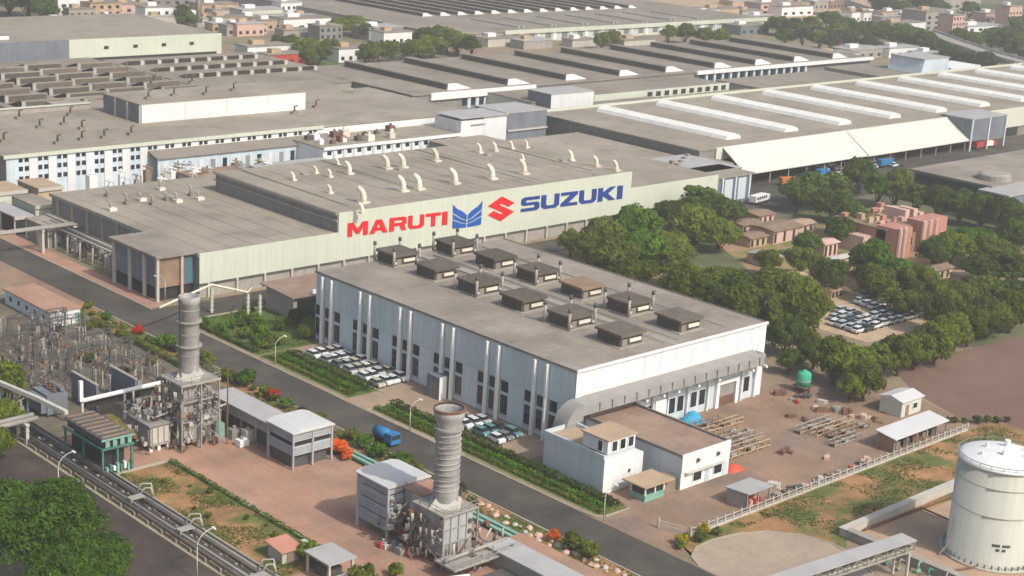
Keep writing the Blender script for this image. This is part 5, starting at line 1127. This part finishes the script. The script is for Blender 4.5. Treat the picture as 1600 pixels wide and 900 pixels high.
# ================================================================== VEGETATION
def leaf_quad(mb_v, mb_f, p, nrm, s, rg):
    nrm = Vector((nrm.x+rg.uniform(-.7,.7), nrm.y+rg.uniform(-.7,.7), nrm.z+rg.uniform(-.5,.7)))
    if nrm.length < .01: nrm = Vector((0,0,1))
    nrm.normalize(); a = nrm.orthogonal().normalized(); b = nrm.cross(a); t = rg.random()*6.28
    q_ = s*rg.choice((.55,.8,1.0,1.25,1.6)); u = (a*math.cos(t)+b*math.sin(t))*q_*rg.uniform(.7,1.2); v = (b*math.cos(t)-a*math.sin(t))*q_*rg.uniform(.4,.8)
    k = len(mb_v); mb_v += [tuple(p-u), tuple(p+v-u*.1), tuple(p+u), tuple(p-v-u*.1)]; mb_f.append((k,k+1,k+2,k+3))
def crown_mesh(seed, r, h, z0, blobs, leaves, s, bs=(.24,.42)):
    rg = random.Random(seed); vs = []; fs = []; B = []
    for i in range(blobs):
        a = rg.random()*6.283; el = rg.uniform(-.25,1.0); q = rg.uniform(.35,.78)
        c = Vector((math.cos(a)*r*q*math.sqrt(max(.05,1-el*el*.8)), math.sin(a)*r*q*math.sqrt(max(.05,1-el*el*.8)), z0+h*(.42+.38*el)))
        B.append((c, r*rg.uniform(*bs)))
    B.append((Vector((0,0,z0+h*.5)), r*.5))
    wsum = sum(b[1]**2 for b in B)
    for c, br in B:
        for j in range(int(leaves*br*br/wsum)):
            d = Vector((rg.gauss(0,1), rg.gauss(0,1), rg.gauss(.35,1))).normalized()
            rr = br*rg.uniform(.72,1.12)
            leaf_quad(vs, fs, c+Vector((d.x*rr, d.y*rr, d.z*rr*.8)), d, s, rg)
    me = bpy.data.meshes.new('crown'); me.from_pydata(vs, [], fs); me.update(); return me, B
def trunk_mb(seed, r, h, z0, B):
    rg = random.Random(seed); mb = MB(); tr = r*.055+.08
    mb.tube([(0,0,0),(rg.uniform(-.2,.2),rg.uniform(-.2,.2),z0*.6),(rg.uniform(-.3,.3),rg.uniform(-.3,.3),z0+h*.25)], [tr*1.4,tr,tr*.7], 7)
    for c, br in B[:7]: mb.tube([(0,0,z0*.75),(c.x*.45,c.y*.45,z0*.7+c.z*.25),(c.x*.9,c.y*.9,c.z-.1*r)], [tr*.55,tr*.35,tr*.15], 5)
    return mb
PROTO = {}
def tree_proto(key, seed, r, h, z0, blobs, leaves, s, leafmat, bs=(.2,.36)):
    me, B = crown_mesh(seed, r, h, z0, blobs, leaves, s, bs); me.materials.append(M[leafmat])
    tb = trunk_mb(seed, r, h, z0, B).build('trunk', 'bark'); tme = tb.data; bpy.data.objects.remove(tb)
    PROTO[key] = (me, tme, r)
def shade_variants(key, mats):
    me, tme, r = PROTO[key]
    for mm in mats:
        m2 = me.copy(); m2.materials.clear(); m2.materials.append(M[mm]); PROTO[key+mm] = (m2, tme, r)
for k in range(4):
    tree_proto('t%d' % k, 11+k, 6.0, 8.6, .9, 34+k*5, 7600, .34, 'leaf_mid'); shade_variants('t%d' % k, ['leaf_dark','leaf_bright','leaf_olive','leaf_dusty'])
tree_proto('t4', 71, 5.2, 10.5, 1.8, 46, 4600, .3, 'leaf_mid', (.12,.24)); shade_variants('t4', ['leaf_dark','leaf_bright','leaf_olive','leaf_dusty'])
tree_proto('t5', 72, 7.0, 6.6, 2.4, 54, 6600, .3, 'leaf_mid', (.13,.25)); shade_variants('t5', ['leaf_dark','leaf_bright','leaf_olive','leaf_dusty'])
for k in range(2): tree_proto('b%d' % k, 31+k, 1.5, 2.0, .1, 12, 900, .17, 'leaf_mid'); shade_variants('b%d' % k, ['leaf_dark','leaf_bright','leaf_olive','leaf_dusty','flower_or','flower_red','flower_yel'])
tree_proto('big0', 51, 9.5, 11.5, 3.0, 120, 42000, .21, 'leaf_big', (.13,.25)); tree_proto('big1', 52, 6.5, 9.0, 2.5, 70, 20000, .2, 'leaf_big', (.14,.27))
def plant(name, key, leafmat, x, y, rad, label, cat, group, zs=1.0, z=0.0):
    me, tme, r = PROTO[key+leafmat if key+leafmat in PROTO else key]
    t = thing(name, label, cat, (x,y,z), group, rng.random()*6.28); s = rad/r; t.scale = (s, s, s*zs)
    for nm, mm in (('crown', me), ('trunk', tme)):
        o = bpy.data.objects.new(nm, mm); col.objects.link(o); o.parent = t
    return t
SH = {'leaf_mid':'green','leaf_dark':'dark green','leaf_bright':'bright green','leaf_olive':'olive green','leaf_dusty':'dusty grey-green'}
def grove(lst, where, group, zc=5.0):
    for i, (px, py, rp, lm) in enumerate(sorted(lst)):
        p = P(px, py, zc); rad = max(1.5, rp*1.22*dist(p)/FOC)
        zs = min(1.2, max(.85, 7.0/rad))*rng.uniform(.88,1.12)
        kd = (i*5+int(px)) % 6; zs *= .72 if kd == 4 else 1.0
        plant('tree', 't%d' % kd, lm, p.x, p.y, rad, SH[lm]+' tree '+where+', '+nth(i)+' from the left', 'tree', group, zs)
grove([(893,372,24,'leaf_mid'),(918,386,30,'leaf_olive'),(944,376,32,'leaf_olive'),(958,408,36,'leaf_olive'),(994,362,36,'leaf_bright'),(1008,394,40,'leaf_bright'),(1042,388,38,'leaf_olive'),(1050,420,36,'leaf_mid'),
       (1052,334,30,'leaf_dark'),(1090,325,44,'leaf_dark'),(1125,335,42,'leaf_dark'),(1085,360,38,'leaf_mid'),(1122,365,30,'leaf_mid'),(1000,424,34,'leaf_mid'),(1092,438,38,'leaf_mid'),(1068,455,32,'leaf_mid'),
       (1132,446,38,'leaf_mid'),(1110,470,30,'leaf_dark'),(1168,455,36,'leaf_dark'),(1160,486,34,'leaf_mid'),(1205,462,36,'leaf_mid'),(1245,470,34,'leaf_mid')],
      'in the belt behind the hall', 'trees in the belt behind the hall')
grove([(1212,500,36,'leaf_mid'),(1252,505,34,'leaf_mid'),(1228,528,28,'leaf_dark'),(1262,535,26,'leaf_mid'),(1276,478,22,'leaf_mid')], 'behind the white end wall', 'trees by the white end wall', 4)
grove([(1272,552,26,'leaf_dark'),(1304,574,30,'leaf_mid'),(1330,580,34,'leaf_mid'),(1352,600,26,'leaf_mid'),(1372,575,30,'leaf_mid'),(1405,562,30,'leaf_mid'),(1432,552,28,'leaf_mid'),(1462,545,28,'leaf_mid'),(1488,528,30,'leaf_mid'),(1515,518,30,'leaf_mid'),(1545,505,32,'leaf_mid'),(1580,497,30,'leaf_mid'),(1236,560,18,'leaf_dark'),(1330,602,20,'leaf_mid')],
      'in the row along the brown field', 'trees along the brown field', 3.5)
grove([(1248,306,32,'leaf_dark'),(1285,300,40,'leaf_dark'),(1305,322,30,'leaf_dark'),(1262,374,24,'leaf_dark'),(1200,402,20,'leaf_mid'),(1252,402,24,'leaf_mid'),(1298,432,26,'leaf_dark'),(1275,405,22,'leaf_mid'),(1330,345,24,'leaf_dark'),(1312,358,22,'leaf_dark'),
       (1345,278,24,'leaf_dark'),(1372,300,24,'leaf_bright'),(1402,300,26,'leaf_olive'),(1432,312,26,'leaf_dark'),(1468,318,24,'leaf_dark'),(1502,325,22,'leaf_dark'),(1535,330,24,'leaf_dark'),(1572,338,26,'leaf_dark'),
       (1362,416,34,'leaf_bright'),(1400,428,40,'leaf_bright'),(1432,442,30,'leaf_mid'),(1372,440,28,'leaf_mid'),(1462,396,24,'leaf_dark'),(1488,390,30,'leaf_mid'),(1520,380,36,'leaf_bright'),(1555,395,36,'leaf_mid'),(1590,372,30,'leaf_dark'),
       (1535,425,34,'leaf_dark'),(1580,430,36,'leaf_dark'),(1470,452,24,'leaf_olive'),(1500,470,36,'leaf_olive'),(1540,465,34,'leaf_olive'),(1470,490,30,'leaf_olive'),(1585,470,34,'leaf_dark'),(1525,498,28,'leaf_mid'),(1418,466,22,'leaf_olive'),(1392,458,18,'leaf_olive')],
      'in the wooded park around the pink villa', 'trees around the pink villa')
grove([(14,8,30,'leaf_dark'),(45,14,32,'leaf_dark'),(70,20,22,'leaf_dark'),(292,30,14,'leaf_dark'),(285,22,12,'leaf_mid'),(455,70,16,'leaf_mid'),(478,76,20,'leaf_mid'),(500,84,20,'leaf_mid'),(482,92,14,'leaf_olive'),(530,42,18,'leaf_mid'),(555,40,20,'leaf_mid'),(572,46,12,'leaf_dark'),
       (572,86,16,'leaf_mid'),(592,82,18,'leaf_mid'),(614,82,18,'leaf_mid'),(634,80,18,'leaf_mid'),(655,76,22,'leaf_mid'),(676,74,22,'leaf_mid'),(698,66,24,'leaf_mid'),(716,70,22,'leaf_mid'),(736,76,16,'leaf_dark'),(664,62,16,'leaf_dark'),(690,54,14,'leaf_mid'),(440,66,14,'leaf_dark'),(516,76,14,'leaf_mid'),
       (940,62,12,'leaf_mid'),(958,58,12,'leaf_olive'),(1045,56,14,'leaf_mid'),(1072,54,16,'leaf_mid'),(1100,56,14,'leaf_mid'),(1128,60,12,'leaf_mid')],
      'beyond the factory roofs, upper left', 'distant trees over the roofs', 5)
grove([(1215,42,18,'leaf_dark'),(1242,46,20,'leaf_dark'),(1268,44,18,'leaf_mid'),(1296,34,20,'leaf_dark'),(1310,50,18,'leaf_mid'),(1340,48,18,'leaf_dark'),(1368,54,18,'leaf_dark'),(1395,58,20,'leaf_dark'),(1420,64,20,'leaf_dark'),(1445,70,20,'leaf_dark'),
       (1380,8,18,'leaf_dark'),(1410,14,16,'leaf_dark'),(1440,10,18,'leaf_dark'),(1550,66,22,'leaf_dark'),(1575,75,24,'leaf_dark'),(1520,66,18,'leaf_dark'),(1595,84,22,'leaf_dark'),(1500,58,14,'leaf_mid'),(1595,48,20,'leaf_dark'),(1280,62,16,'leaf_mid'),(1228,58,14,'leaf_dark'),(1255,60,14,'leaf_dusty'),(1318,40,18,'leaf_dark'),(1355,40,16,'leaf_dark'),(1382,46,16,'leaf_dark'),(1410,50,18,'leaf_mid'),(1434,58,18,'leaf_dark'),(1462,78,18,'leaf_dark'),(1485,86,18,'leaf_dark'),(1512,92,18,'leaf_dusty'),(1540,98,16,'leaf_dusty'),(1470,14,18,'leaf_dark'),(1515,20,18,'leaf_dark'),(1330,66,14,'leaf_dusty'),(1300,66,12,'leaf_dusty'),(1360,70,14,'leaf_dusty')],
      'near the flyover at the upper right', 'distant trees near the flyover', 5)
# big near trees, bottom left
for i, (px, py, key, rad, lab) in enumerate([(55,845,'big0',10.2,'large bright green tree filling the bottom corner beside the lower road'),(150,868,'big1',5.6,'smaller bright tree leaning over the lower road from the big corner tree'),(-22,775,'big1',4.6,'bright tree at the left edge above the big corner tree'),(110,905,'big0',7.5,'bright tree below the big corner tree, cut by the bottom edge'),(262,930,'big1',3.6,'round yellowish tree cut by the bottom edge beside the lower road')]):
    p = P(px, py, 6.5); plant('large_tree', key, '', p.x, p.y, rad, lab, 'tree', 'large trees at the bottom corner')
grove([(5,610,34,'leaf_mid'),(8,645,26,'leaf_mid'),(-6,690,26,'leaf_mid')], 'at the left edge below the switchyard', 'trees at the left edge', 4)
# shrubs ----------------------------------------------------------------------
def shrubs(lst, where, group):
    for i, (x, y, rad, lm, nm) in enumerate(lst):
        plant(nm, 'b%d' % (i % 2), lm, x, y, rad, {'flower_or':'orange flowering','flower_red':'red flowering','flower_yel':'yellow flowering'}.get(lm, SH.get(lm, 'green'))+(' shrub ' if nm == 'shrub' else ' small tree ')+where+', '+nth(i)+' along it', 'shrub' if nm == 'shrub' else 'tree', group)
LAWN = []
for i in range(26): LAWN.append((rng.uniform(169.5,182), rng.uniform(248,270), rng.uniform(.9,2.0), ('leaf_bright','leaf_mid','leaf_bright','leaf_olive')[i%4], 'shrub'))
shrubs(sorted(LAWN, key=lambda a: -a[1]), 'on the lawn before the lettered wall', 'shrubs on the corner lawn')
for i,(x,y,r_) in enumerate(((184.5,251,2.6),(182.5,249.6,2.0),(189,255,3.0),(187,258.5,2.4))):
    plant('small_tree', 't%d'%i, ('leaf_bright','leaf_mid','leaf_dusty','leaf_dusty')[i], x, y, r_, ('bright palm-like tree at the far corner of the blue-grey hall','green tree beside the bright one at the hall corner','dusty tree before the red roofed shed','small dusty tree left of the red roofed shed')[i], 'tree', 'trees at the hall corner')
VER = []
for i in range(30):
    y = 291-i*4.3+rng.uniform(-1,1)
    lm = ('leaf_mid','leaf_olive','leaf_bright','leaf_dusty','leaf_mid')[i%5]
    VER.append((155.6+rng.uniform(-1,1), y, rng.uniform(.8,1.7), lm, 'shrub'))
shrubs(VER, 'on the verge left of the main road', 'verge shrubs')
shrubs([(159-3.0,270.3,1.5,'flower_red','small_tree'),(156.5,224,1.5,'flower_red','small_tree'),(149.8,198.6,1.9,'flower_or','small_tree'),(150.3,196.2,2.0,'flower_or','small_tree'),(150.4,193.6,1.5,'flower_or','small_tree'),(156.2,150.5,1.3,'flower_or','small_tree')], 'in the plant garden', 'flowering trees')
shrubs([(156.5,232.5,2.6,'leaf_bright','small_tree'),(155.2,237,1.9,'leaf_mid','small_tree'),(157.2,247,2.2,'leaf_mid','small_tree'),(156,259,2.4,'leaf_bright','small_tree'),(154.5,191,2.2,'leaf_bright','small_tree'),(155.5,185.5,2.0,'leaf_bright','small_tree'),(154.5,180.4,1.8,'leaf_mid','small_tree'),(155.5,196,1.9,'leaf_bright','small_tree'),(156.2,146.5,2.2,'leaf_mid','small_tree'),(156,143,2.0,'leaf_olive','small_tree'),(122.5,165.8,2.4,'leaf_mid','small_tree'),(124.5,155.5,2.4,'leaf_mid','small_tree'),(129.6,155,1.6,'leaf_mid','small_tree')], 'between the plaza and the road', 'small trees by the plaza')
shrubs([(x,137.0+ (i%3)*.8,1.0+.3*(i%2),('leaf_mid','flower_yel','leaf_olive','leaf_olive')[i%4],'shrub') for i,x in enumerate([169.5,171,172.4,174,175.2,176.6,178])], 'in the bed at the driveway corner', 'bed shrubs at the driveway')
shrubs([(151.5+ (i%2)*1.6, 292+ -i*3.2, 1.0, ('flower_yel','leaf_olive','leaf_mid')[i%3],'shrub') for i in range(9)], 'before the white relay house', 'shrubs at the relay house')
shrubs([(rng.uniform(117.5,125.5), 168+i*3.8, rng.uniform(.35,.8), ('leaf_mid','leaf_olive')[i%2],'shrub') for i in range(10)], 'scattered on the grass parcel', 'parcel shrubs')
shrubs([(247+i*1.8+rng.uniform(-.5,.5), 147-i*1.1+rng.uniform(-1,1), rng.uniform(.7,1.3), ('leaf_dusty','leaf_olive','leaf_mid')[i%3],'shrub') for i in range(10)], 'between the long shed and the brown field', 'scrub by the brown field')
shrubs([(rng.uniform(118,150), 242+i*2.6, rng.uniform(.8,1.7), ('leaf_dusty','leaf_olive','leaf_mid')[i%3],'shrub') for i in range(18)], 'growing among the switchgear', 'scrub in the switchyard')
def hedge(x0, x1, y0, y1, h, label, lm='leaf_mid', dens=26, s=.19):
    vs = []; fs = []; rg = random.Random(int(x0*7+y0)); cx, cy = (x0+x1)/2, (y0+y1)/2
    n = int(dens*((x1-x0)*(y1-y0)+2*h*(y1-y0)))
    for i in range(n):
        y = rg.uniform(y0,y1); wob = .25*math.sin(y*1.7)+.2*math.sin(y*.63+2)+.15*math.sin(y*4.1); hh = h*(1+.3*wob)
        if rg.random() < .5: x = rg.uniform(x0,x1); z = hh+rg.uniform(-.15,.12); nr = Vector((0,0,1))
        else: sd = rg.choice((-1,1)); x = (x0 if sd < 0 else x1)+rg.uniform(-.1,.1)+sd*.3*wob; z = rg.uniform(.05,hh); nr = Vector((sd,0,.3))
        leaf_quad(vs, fs, Vector((x,y,z)), nr, s, rg)
    mb = MB(); mb.v = vs; mb.f = fs; mb.mi = [0]*len(fs)
    t = thing('hedge', label, 'hedge', (cx,cy,0)); mb.build('foliage', lm, t)
    c = MB(); k = int((y1-y0)/1.2)
    for i in range(k): c.cyl((cx,y0+.6+i*1.2,0),(cx,y0+.6+i*1.2,h*.8),.06,n=5)
    c.build('stems', 'bark', t)
hedge(173.2,175.0,217.6,243.5,1.2,'dark clipped hedge along the car park of pale cars', 'leaf_dark'); hedge(169.4,170.3,217.6,244,.55,'low yellow-green border hedge along the kerb by the car park','leaf_olive')
hedge(171.0,172.6,218,243,.8,'inner bright hedge row on the car park strip','leaf_bright')
hedge(172.0,173.6,153.4,209.4,1.1,'long dark hedge between the main road and the annex','leaf_dark'); hedge(168.9,169.9,153,210,.45,'long yellow-green border hedge along the kerb before the annex','leaf_olive')
hedge(170.4,171.5,154,209,.7,'long bright inner hedge row before the annex','leaf_bright'); hedge(168.6,169.6,247.5,272,.8,'dark border hedge along the kerb of the corner lawn','leaf_dark')
hedge(126.1,126.8,164.5,209,.45,'low hedge edging the grass parcel by the plaza','leaf_dark')
hedge(152.0,153.4,240,283,1.1,'hedge between the switchyard and the road','leaf_olive')
# grass tufts --------------------------------------------------------------------
vs = []; fs = []; rg = random.Random(5)
for (x0,x1,y0,y1,n) in ((116.8,126,164.5,209,7000),(168.8,175,153,209,4500),(168.8,175,217.5,245,3000),(169,196,247,272.5,7000),(191,260,126.5,138.6,7500),(176,191,136.2,138.6,900),(153.8,157.6,120,294,6000)):
    for i in range(n):
        x, y = rg.uniform(x0,x1), rg.uniform(y0,y1)
        if math.sin(x*.7+y*.31)+math.sin(y*.53-x*.2)+math.sin(x*.23+1.3)*.8 < -.35+rg.uniform(-.5,.5): continue
        a = rg.random()*6.28; s = rg.uniform(.1,.3); k = len(vs); hh = rg.uniform(.08,.28)
        vs += [(x-math.cos(a)*s,y-math.sin(a)*s,.02),(x+math.cos(a)*s,y+math.sin(a)*s,.02),(x+rg.uniform(-.1,.1),y+rg.uniform(-.1,.1),.02+hh)]; fs.append((k,k+1,k+2))
mb = MB(); mb.v = vs; mb.f = fs; mb.mi = [0]*len(fs)
tag(mb.build('grass', mat('grass_blade', (.15,.185,.045), var=.3, scale=.4, leaf=True)), 'short uneven grass on the lawns and verges', None, None, 'stuff')
# pale stones along the verge
for i in range(44):
    y = 178-i*1.05+rng.uniform(-.4,.4); x = 155.3+rng.uniform(-1.2,1.4); s = rng.uniform(.3,.75); mb = MB(); k = 7
    prof = [(s*.9,0),(s*(.8+.3*rng.random()),s*.35),(s*.5,s*.75),(.01,s*.85)]; mb.lathe(x,y,prof,k)
    mb.v = [(a+rng.uniform(-.15,.15)*s,b+rng.uniform(-.15,.15)*s,c) for a,b,c in mb.v]
    tag(mb.build('verge_stone', ('pinklt','conc_lt','sand')[i%3]), ('pinkish','pale grey','sandy')[i%3]+' boulder on the road verge, '+(nth(i)+' down from the filter house' if i < 39 else nth(i-39)+' of the lowest five'), 'stone', 'boulders on the verge')

# ================================================================== VEHICLES
def car_proto(ci):
    t = thing('car', 'car', 'car')
    b = MB()
    prof = [(-1.78,.35),(-1.8,.75),(-1.65,.92),(-.95,.98),(1.35,1.0),(1.72,.9),(1.76,.4)]
    b.prismx([(y,z) for y,z in prof], -.78, .78)
    b.add([(-.58,-.55,1.48),(.58,-.55,1.48),(.58,1.15,1.46),(-.58,1.15,1.46),(-.6,-.58,1.42),(.6,-.58,1.42),(.6,1.18,1.40),(-.6,1.18,1.40)], [(0,1,2,3),(4,5,1,0),(5,6,2,1),(6,7,3,2),(7,4,0,3)])
    bo = b.build('body', CARPAINT[ci], t)
    g = MB().add([(-.74,-1.05,.97),(.74,-1.05,.97),(.74,1.5,.99),(-.74,1.5,.99),(-.59,-.57,1.42),(.59,-.57,1.42),(.59,1.17,1.40),(-.59,1.17,1.40)], [(0,1,5,4),(1,2,6,5),(2,3,7,6),(3,0,4,7),(4,5,6,7)]); g.build('windows', 'glass', t)
    for sx in (-1,1):
        for y in (-1.15,1.1): MB().cyl((sx*.62,y,.3),(sx*.82,y,.3),.3,n=10).build('wheel', 'tyre', t)
        MB().box(sx*.55-.16,sx*.55+.16,-1.84,-1.78,.62,.78).build('headlight', 'white', t)
    return t
CP = [car_proto(i) for i in range(7)]; used = [False]*7
def put_car(ci, x, y, rz, label, group):
    t = CP[ci] if not used[ci] else copy_tree(CP[ci]); used[ci] = True
    t.location = (x,y,.03); t.rotation_euler.z = rz; t.scale = (rng.uniform(.95,1.05), rng.uniform(.9,1.12), rng.uniform(.95,1.18)); t['label'] = label; t['group'] = group
COLN = ['line nearest hedge','second line from hedge','third line from hedge','line at the wall']
for c in range(4):
    for r_ in range(6):
        ci = rng.choice([0,0,0,0,1,2,0,3,0]) if c > 0 else rng.choice([0,1,0,3,2,1])
        put_car(ci, 176.9+c*1.88+rng.uniform(-.1,.1), 239.2-r_*3.95+rng.uniform(-.3,.3), R(rng.uniform(-4,4)), CARWORD[ci]+' car packed beside the hall, '+COLN[c]+', '+nth(r_)+' from lawn end', 'cars packed beside the hall')
for c in range(3):
    for r_ in range(4):
        if (c, r_) in ((2,0),): continue
        ci = [0,0,5,0,4,0,5,2,0,1,4,5][c*4+r_]
        put_car(ci, 176.1+c*2.1, 197.2-r_*4.0+rng.uniform(-.4,.4), R(rng.uniform(-6,6)), CARWORD[ci]+' car beyond the thick stack, '+['outer','middle','inner'][c]+' line, '+nth(r_)+' from forecourt', 'cars beyond the thick stack')
n_ = 0
for r_ in range(8):
    for c in range(9):
        x, y = 287+c*3.1+r_*.2, 187.5+r_*2.35
        if y > 199.5+ (c-3)*.9 or (c in (4,) and r_ > 2) or (c == 5 and 2 < r_ < 7) or (c > 6 and r_ in (3,)): continue
        ci = rng.choice([0,0,1,1,2,4,0,1]); n_ += 1
        put_car(ci, x+rng.uniform(-.3,.3), y+rng.uniform(-.2,.2), R(90+rng.uniform(-8,8)), CARWORD[ci]+' car on the sandy lot, '+nth(r_)+' row from the field, '+nth(c)+' along it', 'cars on the sandy lot')
# trucks and a bus
def truck(x, y, rz, cm, bm, L_, label, name='truck', tanker=False):
    t = thing(name, label, 'bus' if name == 'bus' else 'truck', (0,0,0))
    MB().box(-1.05,1.05,-L_/2,-L_/2+1.7,.55,2.35).build('cab', cm, t)
    MB().box(-.95,.95,-L_/2-.04,-L_/2,1.4,2.15).build('windscreen', 'glass', t)
    MB().box(-.9,.9,-L_/2+.3,L_/2,.5,.75).build('chassis', 'greydk', t)
    if tanker: MB().cyl((0,-L_/2+1.9,1.65),(0,L_/2,1.65),.95,n=16).build('barrel', bm, t, True)
    else: MB().box(-1.12,1.12,-L_/2+1.85,L_/2,.78,2.7).build('load_box', bm, t)
    for sx in (-1,1):
        for yy in (-L_/2+.9, L_/2-1.0, L_/2-2.0): MB().cyl((sx*.75,yy,.45),(sx*1.06,yy,.45),.45,n=12).build('wheel', 'tyre', t)
    if name == 'bus':
        for k in range(5):
            for sx in (-1,1): MB().box(min(sx*1.12,sx*1.15),max(sx*1.12,sx*1.15),-L_/2+2.2+k*(L_-2.6)/5,-L_/2+2.0+(k+.85)*(L_-2.6)/5,1.5,2.3).build('window', 'glass', t)
    t.location = (x,y,.02); t.rotation_euler.z = rz; return t
truck(160.2,195.6,R(2),'blue','blue',5.2,'bright blue tanker truck on the main road behind the filter house', tanker=True)
p = P(1236,285,1); truck(p.x,p.y,R(70),'orange','orange',8,'orange truck on the back road near the cream awning')
p = P(1187,312,1); truck(p.x,p.y,R(100),'white','white',9,'white bus parked at the slate block','bus')
p = P(1285,272,1); truck(p.x,p.y,R(95),'blue','blue',6,'blue truck in front of the cream awning')
p = P(1530,228,1); truck(p.x,p.y,R(95),'red','red',8,'red truck at the end of the awning'); p = P(1545,226,1); truck(p.x,p.y,R(80),'red','white',6,'red and white truck at the awning end')
p = P(1382,256,1); truck(p.x,p.y,R(90),'blue','blue',7,'blue truck before the grey works'); p = P(1215,284,1)
for i in range(26):
    p = P(1262+i*5.6+rng.uniform(-4,4), 268-i*.55+rng.uniform(-8,10), .5); ci = rng.choice([0,0,1,2,4,6,3])
    put_car(ci, p.x, p.y, R(90+rng.uniform(-25,25)), CARWORD[ci]+' car before the cream awning, '+nth(i)+' from the left', 'cars on the back road')

# ================================================================== STREET LAMPS
def lamp(x, y, h, ax, ay, label):
    t = thing('street_lamp', label, 'lamp', (x,y,0), 'street lamps')
    MB().cyl((x,y,0),(x,y,h*.7),.09,.07,8).build('pole', 'conc_lt', t, True)
    pts = [(x+ax*(1-math.cos(a)), y+ay*(1-math.cos(a)), h*.7+h*.3*math.sin(a)) for a in [R(9*k) for k in range(11)]]
    MB().tube(pts, .07, 6).build('arm', 'conc_lt', t, True)
    e = pts[-1]; MB().box(e[0]-.15,e[0]+.15,e[1]-.4,e[1]+.4,e[2]-.12,e[2]+.06).build('lamp_head', 'white', t)
for i,(px,py,h,ax,ay,lab) in enumerate([(92,778,7,2.6,.0,'curved street lamp rising over the lower road beside the big tree'),(308,905,7,2.6,0,'curved street lamp at the bottom edge of the lower road'),(430,570,5.5,2.2,0,'curved street lamp by the car park hedge'),(640,674,5.5,2.2,0,'curved street lamp beside the flared stack mouth'),(943,814,5.5,2.2,0,'curved street lamp at the driveway corner'),(258,470,6,-2.4,0,'curved street lamp by the corner block')]):
    p = P(px,py,0); lamp(p.x,p.y,h,ax,ay,lab)

# ================================================================== HAZE
hz = MB().box(-650,3600,-650,3600,-1.0,112).build('haze', [])
hm = bpy.data.materials.new('haze_air'); hm.use_nodes = True; n = hm.node_tree; n.nodes.remove(n.nodes['Principled BSDF'])
pv = n.nodes.new('ShaderNodeVolumePrincipled'); pv.inputs['Color'].default_value = (.95,.925,.87,1); pv.inputs['Density'].default_value = .00036
pv.inputs['Anisotropy'].default_value = .2
n.links.new(pv.outputs[0], n.nodes['Material Output'].inputs['Volume']); hz.data.materials.append(hm)
tag(hz, 'thin pale haze over the whole plant', None, None, 'stuff')
